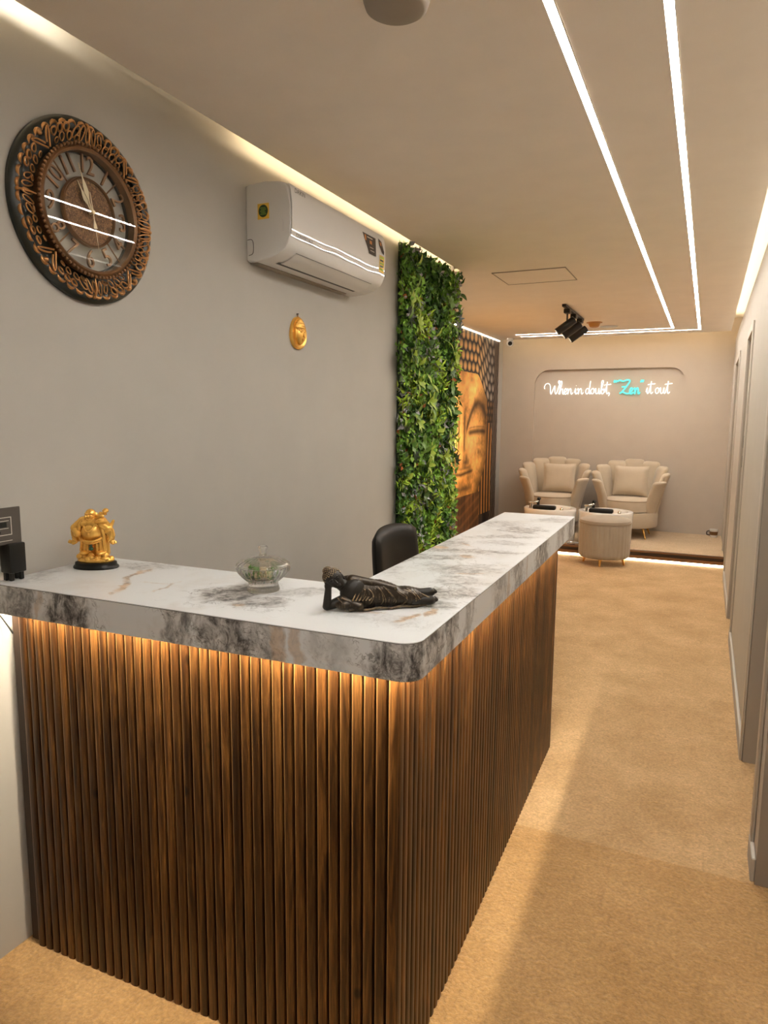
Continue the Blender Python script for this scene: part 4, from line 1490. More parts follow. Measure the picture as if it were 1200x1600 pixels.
def cushion(x, y, z, rx, rz, label, w_=0.42, h_=0.38):
    n = 14
    vs, fs = [], []
    for side_ in (1, -1):
        for i in range(n + 1):
            for j in range(n + 1):
                u, v_ = 2 * i / n - 1, 2 * j / n - 1
                puff = (1 - u ** 4) ** 0.6 * (1 - v_ ** 4) ** 0.6
                pinch = 1 - 0.07 * (1 - u * u) * (abs(v_) ** 3) - 0.0
                pinch2 = 1 - 0.07 * (1 - v_ * v_) * (abs(u) ** 3)
                vs.append((u * w_ / 2 * pinch2, side_ * (0.062 * puff + 0.002), (v_ * pinch) * h_ / 2))
    m_ = (n + 1) ** 2
    for s0 in (0, m_):
        for i in range(n):
            for j in range(n):
                a = s0 + i * (n + 1) + j
                fs.append((a, a + n + 1, a + n + 2, a + 1))
    b = MB().add(vs, fs)
    # seam
    t = thing('cushion', label, 'cushion', (x, y, z), rz, 'square throw cushions on the armchairs')
    o = b.build('cover', 'velvet', t, angle=80)
    o.rotation_euler = (rx, 0, 0)
    ring_ = [(u * w_ / 2 * (1 - 0.07 * (1 - v_ * v_) * abs(u) ** 3), 0, v_ * h_ / 2 * (1 - 0.07 * (1 - u * u) * abs(v_) ** 3))
             for u, v_ in [(-1 + 2 * k / 10, -1) for k in range(10)] + [(1, -1 + 2 * k / 10) for k in range(10)] + [(1 - 2 * k / 10, 1) for k in range(10)] + [(-1, 1 - 2 * k / 10) for k in range(10)]]
    p_ = MB().tube(ring_, 0.0045, 6, True).build('piping', 'velvet', o)
    return t


cushion(-1.745, 9.305, PZ + 0.685, -0.20, 0.10, 'beige square cushion on the armchair next to the mural wall')
cushion(-0.845, 9.285, PZ + 0.685, -0.20, -0.05, 'beige square cushion on the armchair nearer the doors')

# ------------------------------------------------------------------ pedicure basins
def basin(x, y, rz, label):
    t = thing('foot_basin', label, 'basin', (x, y, PZ), rz, 'white pedicure basins on the platform')
    R = 0.312
    MB().lathe([(0.292, 0.0), (0.298, 0.02), (R - 0.004, 0.34), (R, 0.372), (R - 0.006, 0.384), (R - 0.03, 0.388), (R - 0.06, 0.384), (R - 0.075, 0.366), (R - 0.10, 0.20), (R - 0.14, 0.14), (0.02, 0.13)], 48, ry=0.98).build('tub', 'white_ceramic', t)
    pad = MB()
    m_ = Matrix.Translation((-0.035, -0.215, 0.408)) @ Matrix.Rotation(-0.04, 4, 'Z')
    pad.rbox(-0.135, 0.135, -0.045, 0.045, -0.026, 0.026, 0.022, 4, m_)
    pad.build('foot_rest', 'black_leather', t, angle=60)
    fc_ = MB()
    fc_.tube([(-0.205, -0.16, 0.38), (-0.205, -0.16, 0.452)], 0.018, 12)
    fc_.rbox(-0.228, -0.150, -0.185, -0.135, 0.448, 0.468, 0.006, 2)
    fc_.tube([(-0.165, -0.165, 0.456), (-0.12, -0.15, 0.476)], [0.014, 0.010], 10)
    fc_.build('faucet', 'chrome', t)
    MB().tube([(0.165, -0.215, 0.384), (0.165, -0.215, 0.408), (0.165, -0.215, 0.414)], [0.020, 0.018, 0.012], 14).build('knob', 'chrome', t)
    hs = MB().tube([(-0.14, -0.03, 0.36), (-0.14, -0.03, 0.47), (-0.125, -0.04, 0.50)], [0.018, 0.018, 0.024], 12)
    hs.build('hand_shower', 'black_plastic', t)
    return t


basin(-1.03, 8.455, 0.05, 'white round pedicure basin with black foot rest behind the pouf')
basin(-1.680, 8.455, 0.05, 'white round pedicure basin partly hidden behind the countertop end')

# ------------------------------------------------------------------ pouf
pf = thing('pouf', 'round pleated taupe velvet pouf with gold legs before the step', 'pouf', (-0.945, 7.775, 0))
PR = 0.268
NP = 34
pro = [(PR * 0.93, 0.082), (PR * 0.985, 0.095), (PR, 0.13), (PR, 0.25), (PR, 0.37), (PR, 0.435), (PR * 0.985, 0.452)]
MB().lathe(pro, NP * 6, mod=lambda a, r, z, j: r * (1 - 0.020 * (abs(math.cos(a * NP / 2)) ** 6))).build('pleated_side', 'velvet_pouf', pf, angle=80)
MB().lathe([(0.0, 0.45), (PR * 0.985, 0.452), (PR * 1.0, 0.462), (PR * 0.985, 0.485), (PR * 0.90, 0.500), (PR * 0.6, 0.512), (0.0, 0.518)], 48, close=False).build('top_cushion', 'velvet_pouf', pf)
MB().tube([(PR * 0.995 * math.cos(a), PR * 0.995 * math.sin(a), 0.455) for a in np.linspace(0, 2 * PI, 48, endpoint=False)], 0.005, 6, True).build('piping', 'velvet_dark', pf)
for a in (-1.62, -0.05, 1.52, 3.09):
    MB().tube([(0.195 * math.cos(a), 0.195 * math.sin(a), 0.09), (0.215 * math.cos(a), 0.215 * math.sin(a), 0.0)], [0.019, 0.010], 10).build('leg', 'gold_metal', pf)

# ------------------------------------------------------------------ small things on the platform
cup = thing('cup', 'small patterned cup standing in the corner of the platform', 'cup', (0.148, 9.52, PZ))
MB().lathe([(0.036, 0.0), (0.042, 0.01), (0.050, 0.085), (0.054, 0.10), (0.050, 0.10), (0.044, 0.03), (0.005, 0.022)], 24).build('body', 'white_ceramic', cup)
MB().lathe([(0.0455, 0.03), (0.0505, 0.075)], 24, mod=lambda a, r, z, j: r, close=False).build('pattern_band', 'clock_copper', cup)
MB().tube(catmull([(-0.045, -0.01, 0.08), (-0.075, -0.015, 0.07), (-0.075, -0.015, 0.035), (-0.042, -0.01, 0.025)], 5), 0.007, 8).build('handle', 'wood_dark', cup)
dsk = thing('metal_dish', 'flat shiny metal dish lying between the two pedicure basins', 'dish', (-1.362, 8.225, PZ))
MB().lathe([(0.0, 0.002), (0.06, 0.0), (0.078, 0.006), (0.088, 0.016), (0.091, 0.016), (0.082, 0.002), (0.06, -0.0), (0.0, 0.0)], 32, close=False).build('plate', 'chrome', dsk)

# ------------------------------------------------------------------ ceiling fittings
tr = thing('track_light', 'black ceiling track with three cylinder spotlights', 'light', (-1.275, 7.2, ZC))
MB().rbox(-0.018, 0.018, -0.52, 0.52, -0.024, 0.0, 0.003, 1).build('track', 'black_metal', tr)
spot_d = Vector((-0.55, -0.16, -0.42)).normalized()
for k, y in enumerate((-0.33, 0.02, 0.38)):
    sp = MB()
    sp.rbox(-0.028, 0.028, y - 0.05, y + 0.05, -0.062, -0.022, 0.006, 2)
    sp.tube([(0, y, -0.06), (0, y, -0.135)], 0.008, 8)
    o = sp.build('lamp_bracket', 'black_metal', tr)
    c = Vector((0.0, y, -0.165))
    a_, b_ = c - spot_d * 0.085, c + spot_d * 0.115
    hd = MB().tube([a_, a_ + spot_d * 0.006, b_ - spot_d * 0.004, b_], [0.030, 0.036, 0.036, 0.034], 20)
    hd.build('lamp_head', 'black_metal', tr)
    MB().tube([b_ + spot_d * 0.0002, b_ + spot_d * 0.0012], 0.026, 16).build('lens', emit('spot_lens', (1, 0.86, 0.62), 0.7) if k == 0 else bpy.data.materials['spot_lens'], tr)
    ld = bpy.data.lights.new('spot_beam', 'SPOT')
    ld.energy = 150
    ld.color = (1, 0.86, 0.62)
    ld.spot_size = math.radians(62)
    ld.spot_blend = 0.6
    ld.shadow_soft_size = 0.026
    lo = bpy.data.objects.new('spot_beam', ld)
    COL.objects.link(lo)
    lo.parent = tr
    lo.location = b_ + spot_d * 0.02
    lo.rotation_euler = spot_d.to_track_quat('-Z', 'Y').to_euler()

sd_ = thing('smoke_detector', 'amber plastic ceiling detector beside the black track light', 'detector', (-1.20, 8.05, ZC))
MB().lathe([(0.062, 0.0), (0.064, -0.012), (0.060, -0.022), (0.048, -0.048), (0.030, -0.055)], 24).build('housing', 'orange_plastic', sd_)
MB().lathe([(0.085, 0.0), (0.085, -0.006), (0.07, -0.008)], 24).build('base_plate', 'orange_plastic', sd_)
pd = thing('ceiling_plate', 'thin round metal cover plate on ceiling near the LED corner', 'cover plate', (-1.10, 8.45, ZC))
MB().lathe([(0.10, 0.0), (0.10, -0.003), (0.095, -0.006), (0.05, -0.008)], 28).build('plate', 'steel', pd)

cm = thing('security_camera', 'small white dome camera with black lens under the ceiling corner', 'camera', (-2.44, 9.22, ZC))
MB().lathe([(0.045, 0.0), (0.045, -0.02), (0.040, -0.026)], 20).build('mount', 'white_plastic', cm)
MB().ell((0, -0.012, -0.062), (0.046, 0.046, 0.046)).build('housing', 'white_plastic', cm)
MB().tube([(0.012, -0.052, -0.070), (0.016, -0.064, -0.073)], [0.028, 0.026], 16).build('lens', 'black_plastic', cm)

hx0, hx1, hy0, hy1 = -1.505, -0.972, 5.10, 5.575
ht = thing('ceiling_hatch', 'square access hatch with thin metal frame set in the ceiling', 'hatch', ((hx0 + hx1) / 2, (hy0 + hy1) / 2, ZC))
a_, c_ = (hx1 - hx0) / 2, (hy1 - hy0) / 2
MB().box(-a_ + 0.006, a_ - 0.006, -c_ + 0.006, c_ - 0.006, -0.003, 0.0).build('panel', 'ceiling', ht, smooth=False)
MB().box(-a_, -a_ + 0.005, -c_, c_, -0.006, 0).box(a_ - 0.005, a_, -c_, c_, -0.006, 0).box(-a_, a_, -c_, -c_ + 0.005, -0.006, 0).box(-a_, a_, c_ - 0.005, c_, -0.006, 0).build('frame', 'door_dark', ht, smooth=False)
dl = thing('ceiling_speaker', 'round taupe drum fitting under the ceiling at the top of the view', 'ceiling fitting', (-0.755, 1.685, ZC))
MB().lathe([(0.080, 0.0), (0.082, -0.05), (0.076, -0.066), (0.066, -0.072), (0.03, -0.073)], 40).build('housing', 'downlight', dl)
MB().lathe([(0.092, 0.0), (0.092, -0.006), (0.082, -0.009)], 40).build('collar', 'ceiling', dl)

# ------------------------------------------------------------------ office chair behind the desk
oc = thing('office_chair', 'black leather office chair behind the desk with only its backrest showing', 'chair', (-1.20, 3.08, 0), -0.02)
# faces +x ; backrest as a curved padded panel
NYc, NZc = 18, 14
vs, fs = [], []
for side_ in (1, -1):
    for i in range(NYc + 1):
        for j in range(NZc + 1):
            u, v_ = 2 * i / NYc - 1, j / NZc
            hw = 0.235 + 0.035 * (1 - v_)
            rc = 1 - 0.16 * max(0, v_ - 0.82) ** 2 / 0.0324 * abs(u) ** 8
            y = u * hw
            z = 0.50 + 0.53 * v_ * (1 - 0.045 * abs(u) ** 6) - 0.02 * u * u * v_
            xb = -0.155 - 0.05 * v_ + 0.05 * u * u
            puff = (1 - abs(u) ** 6) ** 0.5 * (1 - abs(2 * v_ - 1) ** 8) ** 0.5
            vs.append((xb + side_ * (0.028 * puff + 0.004), y, z))
m_ = (NYc + 1) * (NZc + 1)
for s0 in (0, m_):
    for i in range(NYc):
        for j in range(NZc):
            a = s0 + i * (NZc + 1) + j
            fs.append((a, a + NZc + 1, a + NZc + 2, a + 1))
def bidx(i, j):
    return i * (NZc + 1) + j


per = [bidx(i, 0) for i in range(NYc)] + [bidx(NYc, j) for j in range(NZc)] + [bidx(i, NZc) for i in range(NYc, 0, -1)] + [bidx(0, j) for j in range(NZc, 0, -1)]
for k in range(len(per)):
    a, c = per[k], per[(k + 1) % len(per)]
    fs.append((a, c, c + m_, a + m_))
MB().add(vs, fs).build('backrest', 'black_leather', oc, angle=60)
MB().rbox(-0.16, 0.27, -0.245, 0.245, 0.42, 0.50, 0.035, 4).build('seat', 'black_leather', oc, angle=60)
MB().tube([(0.05, 0, 0.09), (0.05, 0, 0.42)], 0.03, 12).build('column', 'black_metal', oc)
for k in range(5):
    a = 2 * PI * k / 5 + 0.3
    l_ = MB().tube([(0.05, 0, 0.10), (0.05 + 0.25 * math.cos(a), 0.25 * math.sin(a), 0.075)], [0.025, 0.014], 8).build('leg', 'black_metal', oc)
    MB().tube([(0.05 + 0.25 * math.cos(a) - 0.012 * math.sin(a), 0.25 * math.sin(a) + 0.012 * math.cos(a), 0.03), (0.05 + 0.25 * math.cos(a) + 0.012 * math.sin(a), 0.25 * math.sin(a) - 0.012 * math.cos(a), 0.03)], 0.03, 14).build('caster', 'black_plastic', l_)
for s_ in (-1, 1):
    MB().tube(catmull([(-0.12, s_ * 0.255, 0.46), (-0.10, s_ * 0.275, 0.66), (0.10, s_ * 0.275, 0.68), (0.14, s_ * 0.255, 0.46)], 5), 0.013, 8).build('armrest', 'black_plastic', oc)

# ------------------------------------------------------------------ payment stand on the countertop
qs = thing('payment_stand', 'black box holding a dark grey framed card at the wall end of the countertop', 'card stand', (-1.715, 1.30, CT1))
MB().rbox(-0.022, 0.020, -0.046, 0.004, 0.022, 0.104, 0.004, 2).build('box', 'black_plastic', qs)
b = MB()
for y in (-0.036, -0.006):
    b.rbox(-0.018, -0.006, y - 0.006, y + 0.006, 0.0, 0.024, 0.002, 1)
    b.rbox(0.004, 0.014, y - 0.006, y + 0.006, 0.0, 0.024, 0.002, 1)
b.build('feet', 'black_plastic', qs)
cdp = MB().rbox(0.004, 0.0085, -0.115, 0.003, 0.102, 0.203, 0.002, 1).build('card', 'dark_grey', qs)
b = MB()
for (y0, y1, z0, z1) in ((-0.112, -0.0265, 0.1755, 0.1775), (-0.0285, -0.0265, 0.128, 0.1775), (-0.112, -0.0265, 0.128, 0.130), (-0.112, -0.0265, 0.112, 0.1135), (-0.112, -0.034, 0.1665, 0.168), (-0.112, -0.036, 0.146, 0.1475)):
    b.box(0.0086, 0.0090, y0, y1, z0, z1)
b.build('printed_frame', 'ink_light', cdp, smooth=False)
b = MB()
for (y0, y1, z0, z1) in ((-0.112, -0.041, 0.150, 0.164), (-0.100, -0.060, 0.134, 0.140)):
    b.box(0.0086, 0.0089, y0, y1, z0, z1)
b.build('printed_block', 'black_plastic', cdp, smooth=False)

# ------------------------------------------------------------------ laughing figure statue
gb = thing('golden_statue', 'golden laughing figure statue on a black oval base at the wall end of the countertop', 'statue', (-1.640, 1.495, CT1), 0.40)
gb.scale = (1, 1, 0.935)
MB().lathe([(0.066, 0.0), (0.068, 0.003), (0.066, 0.008), (0.062, 0.011), (0.061, 0.019), (0.057, 0.021)], 40, ry=0.66).build('base', 'black_plastic', gb)
b = MB()
r_ = random.Random(3)
b.ell((0, 0, 0.026), (0.055, 0.034, 0.016))
for i in range(46):
    a, q = r_.uniform(0, 2 * PI), r_.uniform(0.5, 1.0)
    b.ell((0.050 * q * math.cos(a), 0.029 * q * math.sin(a), 0.026 + r_.uniform(0, 0.018)), (r_.uniform(0.007, 0.012), r_.uniform(0.006, 0.010), r_.uniform(0.006, 0.010)), su=10, sv=8)
for sx in (-1, 1):
    b.ell((sx * 0.025, -0.018, 0.052), (0.014, 0.020, 0.008))           # shoes
    b.cap((sx * 0.022, 0.0, 0.050), (sx * 0.020, 0.0, 0.100), 0.021, 0.022)
    for q in range(3):
        b.tube([(sx * (0.012 + 0.010 * q), -0.020, 0.098), (sx * (0.014 + 0.011 * q), -0.022, 0.058)], 0.0026, 6)
b.ell((-0.002, 0.004, 0.100), (0.040, 0.026, 0.030))
b.ell((-0.003, -0.008, 0.118), (0.033, 0.030, 0.030))                      # belly
b.ell((-0.005, -0.004, 0.142), (0.032, 0.024, 0.022))
for sx in (-1, 1):
    b.ell((-0.005 + sx * 0.014, -0.021, 0.143), (0.013, 0.008, 0.010))
b.ell((-0.004, -0.038, 0.116), (0.004, 0.002, 0.004))
b.tube(catmull([(-0.038, -0.012, 0.100), (-0.020, -0.034, 0.093), (0.0, -0.038, 0.091), (0.020, -0.033, 0.094), (0.034, -0.012, 0.102)], 5), 0.0036, 8)
b.tube(catmull([(-0.036, -0.014, 0.092), (0.0, -0.036, 0.083), (0.033, -0.014, 0.094)], 6), 0.0030, 8)
# open robe edges
for sx in (-1, 1):
    b.tube(catmull([(-0.005 + sx * 0.018, -0.008, 0.160), (-0.004 + sx * 0.032, -0.020, 0.140), (-0.002 + sx * 0.036, -0.018, 0.110), (sx * 0.034, -0.014, 0.085), (sx * 0.036, -0.010, 0.060)], 5), 0.0052, 8)
# necklace
b.tube(catmull([(-0.026, -0.018, 0.156), (-0.016, -0.031, 0.132), (-0.004, -0.040, 0.122), (0.008, -0.032, 0.131), (0.016, -0.018, 0.156)], 6), 0.0024, 8)
# head
b.ell((-0.008, -0.004, 0.172), (0.0155, 0.0165, 0.0185))
b.ell((-0.008, -0.012, 0.163), (0.0150, 0.0105, 0.0110))
b.ell((-0.008, -0.014, 0.155), (0.010, 0.007, 0.006))
for sx in (-1, 1):
    b.ell((-0.008 + sx * 0.0165, 0.0, 0.167), (0.0035, 0.0055, 0.012))
    b.ell((-0.008 + sx * 0.0085, -0.0190, 0.167), (0.0052, 0.0046, 0.0046))
    b.tube([(-0.008 + sx * 0.003, -0.0205, 0.1755), (-0.008 + sx * 0.008, -0.0205, 0.178), (-0.008 + sx * 0.012, -0.0175, 0.1755)], 0.0013, 6)
b.ell((-0.008, -0.0225, 0.168), (0.0032, 0.0040, 0.0038))
b.tube(catmull([(-0.0165, -0.0195, 0.162), (-0.008, -0.0235, 0.1565), (0.0005, -0.0195, 0.162)], 5), 0.0016, 6)
# arms and drooping sleeves
b.cap((-0.032, 0.0, 0.150), (-0.054, -0.006, 0.128), 0.0155, 0.0150)
b.cap((-0.054, -0.006, 0.128), (-0.040, -0.024, 0.112), 0.0135, 0.0100)
b.tube(catmull([(-0.050, -0.004, 0.125), (-0.056, -0.004, 0.105), (-0.056, -0.004, 0.090), (-0.066, -0.004, 0.082), (-0.078, -0.004, 0.085)], 5), [0.014] * 6 + [0.012] * 5 + [0.009] * 5 + [0.006] * 5, 10)
b.cap((0.024, 0.0, 0.150), (0.044, -0.008, 0.128), 0.0145, 0.0140)
b.cap((0.044, -0.008, 0.128), (0.030, -0.022, 0.142), 0.0120, 0.0090)
b.tube(catmull([(0.046, -0.004, 0.125), (0.050, -0.004, 0.104), (0.050, -0.004, 0.090), (0.058, -0.004, 0.083), (0.066, -0.004, 0.085)], 5), [0.013] * 6 + [0.011] * 5 + [0.008] * 5 + [0.005] * 5, 10)
b.cap((0.050, -0.002, 0.134), (0.058, 0.0, 0.152), 0.006, 0.004)
# boat-shaped ingot in the raised hand, bag on the shoulder stick
b.ell((0.030, -0.022, 0.151), (0.020, 0.011, 0.0055))
b.ell((0.030, -0.022, 0.156), (0.009, 0.008, 0.007))
b.cap((0.012, -0.010, 0.158), (0.036, -0.008, 0.180), 0.0060, 0.0050)
for i in range(16):
    q = i / 15
    b.ell((0.012 + 0.028 * q + r_.uniform(-0.006, 0.006), -0.012 + r_.uniform(-0.006, 0.006), 0.160 + 0.024 * q + r_.uniform(-0.005, 0.005)), (r_.uniform(0.004, 0.0065),) * 3, su=12, sv=8)
b.ell((0.040, -0.008, 0.186), (0.0085, 0.0075, 0.0075))
for i in range(5):
    b.tube(catmull([(-0.052 + 0.004 * i, -0.016, 0.142 - 0.003 * i), (-0.064 + 0.003 * i, -0.014, 0.122 - 0.004 * i), (-0.060 + 0.003 * i, -0.016, 0.102 - 0.004 * i)], 4), 0.0020, 6)
    b.tube(catmull([(0.046 - 0.003 * i, -0.018, 0.136 - 0.003 * i), (0.056 - 0.002 * i, -0.014, 0.120 - 0.004 * i), (0.053 - 0.002 * i, -0.014, 0.100 - 0.004 * i)], 4), 0.0020, 6)
sculpt('figure', b, 0.0011, 'gold_statue', gb, 1)
MB().lathe([(0.0025, 0.020), (0.0045, 0.018), (0.0035, 0.012), (0.0072, 0.006), (0.0060, 0.0), (0.002, -0.002)], 14, (0.0, -0.029, 0.062)).build('green_gourd', 'green_gem', gb)

# ------------------------------------------------------------------ glass bowl with candies
bw_ = (-1.034, 1.487, CT1 + 0.0006)
gbowl = thing('glass_bowl', 'ribbed crystal glass bowl with domed lid and knob on the countertop', 'bowl', bw_)
BS = 0.86
gbowl.scale = (BS, BS, BS)
NR = 26
def rib(k):
    return lambda a, r, z, j: r * (1 + k * math.cos(NR * a)) if r > 0.03 else r


outer = [(0.048, 0.0), (0.050, 0.003), (0.048, 0.010), (0.0455, 0.020), (0.046, 0.028), (0.053, 0.034), (0.066, 0.046), (0.077, 0.060), (0.081, 0.071), (0.080, 0.075)]
inner = [(0.077, 0.075), (0.077, 0.070), (0.073, 0.060), (0.062, 0.048), (0.046, 0.038), (0.030, 0.034), (0.0005, 0.033)]
MB().lathe(outer + inner, NR * 6, mod=lambda a, r, z, j: r * (1 + 0.030 * math.cos(NR * a)) if 5 <= j <= 8 else (r * (1 + 0.01 * math.cos(NR * a)) if j < 3 else r)).build('bowl', 'crystal', gbowl, angle=60)
lo_ = [(0.0805, 0.0765), (0.082, 0.079), (0.080, 0.083), (0.070, 0.091), (0.054, 0.098), (0.034, 0.103), (0.014, 0.106), (0.011, 0.112), (0.0095, 0.120), (0.012, 0.127), (0.0155, 0.132), (0.014, 0.136), (0.0005, 0.137)]
li_ = [(0.0005, 0.100), (0.034, 0.0985), (0.054, 0.0935), (0.069, 0.087), (0.077, 0.080), (0.077, 0.0765)]
MB().lathe(li_[::-1][0:0] + li_ + lo_, NR * 6, mod=lambda a, r, z, j: r * (1 + 0.012 * math.cos(NR * a)) if (j - len(li_)) in (2, 3, 4, 5) else r, close=False).build('lid', 'crystal', gbowl, angle=60)
r_ = random.Random(5)
cands = [(-0.030, -0.022, 0.046, 0), (0.0, -0.030, 0.044, 1), (0.030, -0.018, 0.046, 1), (-0.012, 0.002, 0.043, 0), (0.020, 0.012, 0.046, 0), (-0.036, 0.010, 0.049, 1), (0.0, 0.030, 0.047, 1),
         (-0.020, -0.012, 0.062, 0), (0.012, -0.014, 0.062, 1), (0.032, 0.004, 0.063, 0), (-0.010, 0.014, 0.061, 1), (-0.036, -0.006, 0.064, 0)]
for x, y, z, k in cands:
    cdt = thing('candy', ['green wrapped candy with twisted ends inside the glass bowl', 'cream wrapped candy with twisted ends inside the glass bowl'][k], 'candy',
                (bw_[0] + x * BS, bw_[1] + y * BS, bw_[2] + z * BS), r_.uniform(0, PI), ['green candies in the glass bowl', 'cream candies in the glass bowl'][k])
    MB().ell((0, 0, 0), (0.0135, 0.0095, 0.0085), su=12, sv=8).build('sweet', ['candy_green', 'candy_cream'][k], cdt)
    MB().tube([(-0.017, 0, 0.001), (-0.009, 0, 0)], [0.006, 0.002], 8, flat=0.4).tube([(0.009, 0, 0), (0.017, 0, 0.001)], [0.002, 0.006], 8, flat=0.4).build('wrapper_ends', ['candy_cream', 'candy_green'][k], cdt)

# ------------------------------------------------------------------ reclining statue
rb = thing('reclining_statue', 'dark bronze reclining robed figure resting its head on one hand on the countertop', 'statue', (-0.803, 1.390, CT1 + 0.0015), math.radians(37))
rb.scale = (1, 1, 0.90)
# local x along the body from head to feet, -y towards the viewer, z up
HT = [(0.050, 0.078), (0.075, 0.084), (0.105, 0.076), (0.140, 0.076), (0.165, 0.066), (0.185, 0.054), (0.210, 0.054), (0.235, 0.046), (0.252, 0.042)]
def hgt(x):
    if x <= HT[0][0]:
        return HT[0][1]
    for (a, ha), (b_, hb) in zip(HT, HT[1:]):
        if x <= b_:
            return ha + (hb - ha) * (x - a) / (b_ - a)
    return HT[-1][1]


def dep(x):
    return 0.036 - 0.052 * max(0, x - 0.12)


skin = MB()
skin.ell((0.028, -0.006, 0.084), (0.0215, 0.0205, 0.0265), (0, -0.62, 0))
skin.ell((0.037, -0.014, 0.074), (0.0155, 0.0120, 0.0165), (0, -0.62, 0))
skin.cap((0.040, 0.0, 0.070), (0.064, 0.002, 0.054), 0.0140, 0.020)
skin.ell((0.076, -0.006, 0.046), (0.032, 0.026, 0.036), (0, 0.5, 0))
skin.cap((0.012, -0.012, 0.012), (0.015, -0.010, 0.054), 0.0105, 0.0080)
skin.cap((0.012, -0.010, 0.010), (0.055, 0.0, 0.022), 0.0105, 0.016)
skin.ell((0.016, -0.008, 0.066), (0.0095, 0.008, 0.014), (0, 0.2, 0))
for q, dx in enumerate((-0.006, -0.002, 0.002, 0.006)):
    skin.cap((0.016 + dx, -0.010, 0.070), (0.012 + dx * 1.2, -0.004, 0.086 - 0.002 * abs(q - 1)), 0.0030, 0.0024)
skin.cap((0.022, -0.012, 0.066), (0.030, -0.018, 0.074), 0.0034, 0.0026)
# face: nose, brows, eyelids, lips, ear
hr = Euler((0, -0.62, 0)).to_matrix()
def hp(x, y, z):
    q = hr @ Vector((x, y, z))
    return (0.031 + q.x, -0.008 + q.y, 0.080 + q.z)


skin.cap(hp(0, -0.0205, 0.005), hp(0, -0.0235, -0.005), 0.0018, 0.0030)
for s_ in (-1, 1):
    skin.ell(hp(s_ * 0.008, -0.0185, 0.004), (0.005, 0.0025, 0.0022), (0, -0.62, 0))
    skin.tube([hp(s_ * 0.003, -0.0205, 0.008), hp(s_ * 0.008, -0.0200, 0.011), hp(s_ * 0.014, -0.0165, 0.008)], 0.0013, 6)
    skin.ell(hp(s_ * 0.020, 0.0, -0.002), (0.003, 0.005, 0.013), (0, -0.62, 0))
skin.ell(hp(0, -0.0205, -0.0115), (0.0060, 0.0030, 0.0016), (0, -0.62, 0))
skin.ell(hp(0, -0.0200, -0.0145), (0.0048, 0.0030, 0.0016), (0, -0.62, 0))
skin.cap((0.080, -0.002, 0.040), (0.225, -0.002, 0.022), 0.012, 0.012)
for q in range(2):
    skin.cap((0.222, -0.014 + 0.012 * q, 0.016 + 0.014 * q), (0.262, -0.018 + 0.010 * q, 0.016 + 0.019 * q), 0.0135, 0.0125)
    skin.ell((0.262, -0.016 + 0.010 * q, 0.015 + 0.019 * q), (0.016, 0.011, 0.012))
    for w_ in range(4):
        skin.ell((0.276, -0.024 + 0.0055 * w_ + 0.010 * q, 0.018 + 0.019 * q), (0.0045, 0.0028, 0.0055))
sculpt('body', skin, 0.0012, 'bronze_skin', rb, 1)
hairm = MB()
hairm.ell(hp(0, 0.0045, 0.009), (0.0225, 0.0205, 0.0215), (0, -0.62, 0))
hairm.ell(hp(0, 0.004, 0.030), (0.0105, 0.0105, 0.0085), (0, -0.62, 0))
r_ = random.Random(2)
for i in range(170):
    a, e = i * 2.39996, math.asin(1 - 1.15 * (i + 0.5) / 170)
    p_ = (0.0225 * math.cos(e) * math.cos(a), 0.0045 + 0.0205 * math.cos(e) * math.sin(a), 0.009 + 0.0215 * math.sin(e))
    if p_[1] < -0.004 and p_[2] < 0.017:
        continue
    hairm.ell(hp(*p_), 0.0024, su=8, sv=6)
for i in range(40):
    a, e = i * 2.39996, math.asin(1 - 1.0 * (i + 0.5) / 40)
    hairm.ell(hp(0.0105 * math.cos(e) * math.cos(a), 0.004 + 0.0105 * math.cos(e) * math.sin(a), 0.030 + 0.0085 * math.sin(e)), 0.0020, su=8, sv=6)
sculpt('hair', hairm, 0.0009, 'bronze_robe', rb, 0)
robe = MB()
for i in range(22):
    x = 0.078 + (0.245 - 0.078) * i / 21
    h = hgt(x)
    robe.ell((x, 0.004, h * 0.46), (0.020, dep(x), h * 0.50))
robe.ell((0.068, 0.012, 0.066), (0.026, 0.018, 0.019))                    # far shoulder
robe.cap((0.074, 0.002, 0.074), (0.118, -0.008, 0.066), 0.0150, 0.0125)  # arm along the side
robe.cap((0.118, -0.008, 0.066), (0.172, -0.014, 0.050), 0.0125, 0.0085)
robe.ell((0.056, -0.020, 0.016), (0.026, 0.020, 0.015))                   # cloth over the elbow
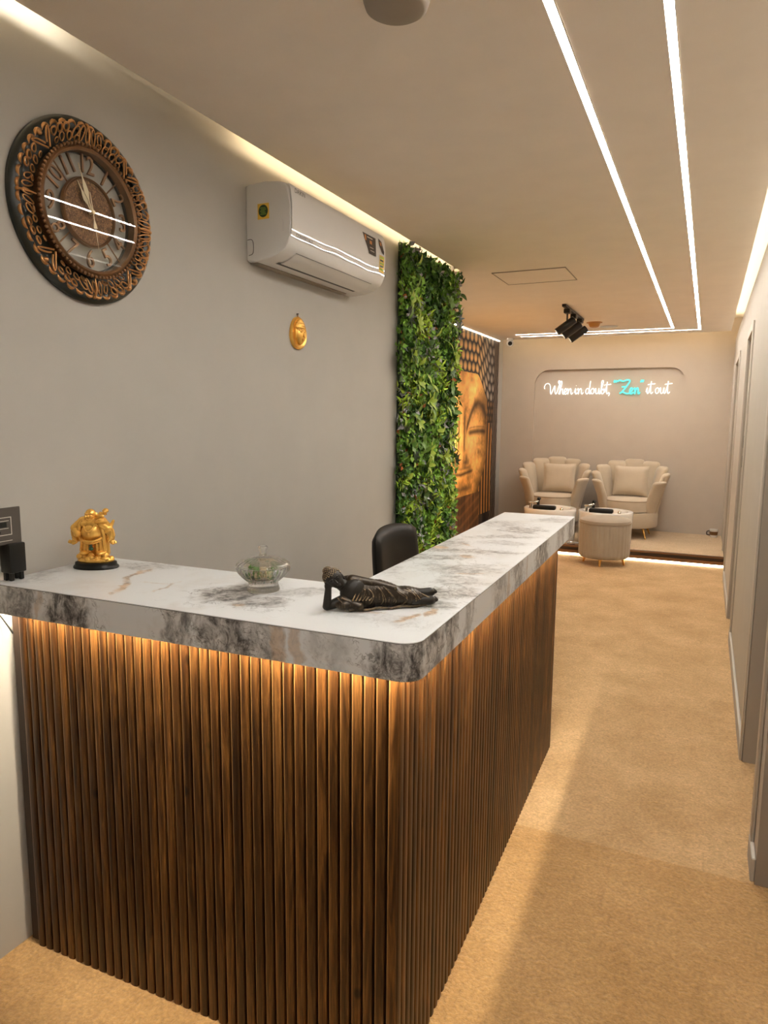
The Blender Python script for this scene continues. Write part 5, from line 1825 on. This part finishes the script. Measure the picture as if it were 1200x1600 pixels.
robe.cap((0.050, -0.022, 0.030), (0.085, -0.034, 0.012), 0.009, 0.011)
rf = random.Random(11)
for k in range(11):
    x0 = 0.090 + k * 0.0140 + rf.uniform(-0.004, 0.004)
    sw_, t0, t1 = rf.uniform(0.018, 0.040), rf.uniform(0.0, 0.22), rf.uniform(0.72, 1.0)
    pts = []
    for i in range(12):
        t_ = t0 + (t1 - t0) * i / 11
        x = x0 + sw_ * math.sin(t_ * PI * 0.8) + 0.004 * math.sin(6 * t_ + k)
        h = hgt(min(x, 0.25))
        z = h * (0.92 - 0.86 * t_)
        c = max(0.0, 1 - ((z - h * 0.46) / (h * 0.5)) ** 2)
        pts.append((x, 0.004 - dep(x) * math.sqrt(c) + 0.0006, max(0.003, z)))
    robe.tube(pts, [0.0010 + rf.uniform(0.0012, 0.0022) * math.sin(PI * i / 11) for i in range(12)], 6)
for k in range(6):                                                          # folds at the shoulder and the chest hem
    x0 = 0.058 + 0.008 * k
    robe.tube(catmull([(x0 + 0.006, 0.008, 0.077), (x0 + 0.012, -0.009, 0.073 - 0.002 * k), (x0 + 0.022, -0.026, 0.056 - 0.003 * k), (x0 + 0.010, -0.036, 0.028)], 5), 0.0019, 6)
for k in range(6):
    robe.tube(catmull([(0.036 + 0.006 * k, -0.020, 0.034), (0.046 + 0.007 * k, -0.034, 0.022), (0.052 + 0.008 * k, -0.036, 0.005)], 5), 0.0018, 6)
robe.tube(catmull([(0.044, -0.028, 0.036), (0.066, -0.033, 0.026), (0.092, -0.032, 0.034), (0.100, -0.026, 0.056)], 6), 0.0030, 6)
for k in range(5):
    robe.tube([(0.095 + 0.014 * k, 0.004, hgt(0.1 + 0.014 * k) - 0.003), (0.101 + 0.014 * k, -0.014, 0.068 - 0.004 * k), (0.098 + 0.014 * k, -0.020, 0.058 - 0.004 * k)], 0.0017, 6)
robe.tube([(0.06 + 0.012 * i, -0.036 + 0.0009 * i, 0.004 + 0.002 * math.sin(i * 1.3)) for i in range(17)], 0.0035, 6)
sculpt('robe', robe, 0.0011, 'bronze_robe', rb, 1)
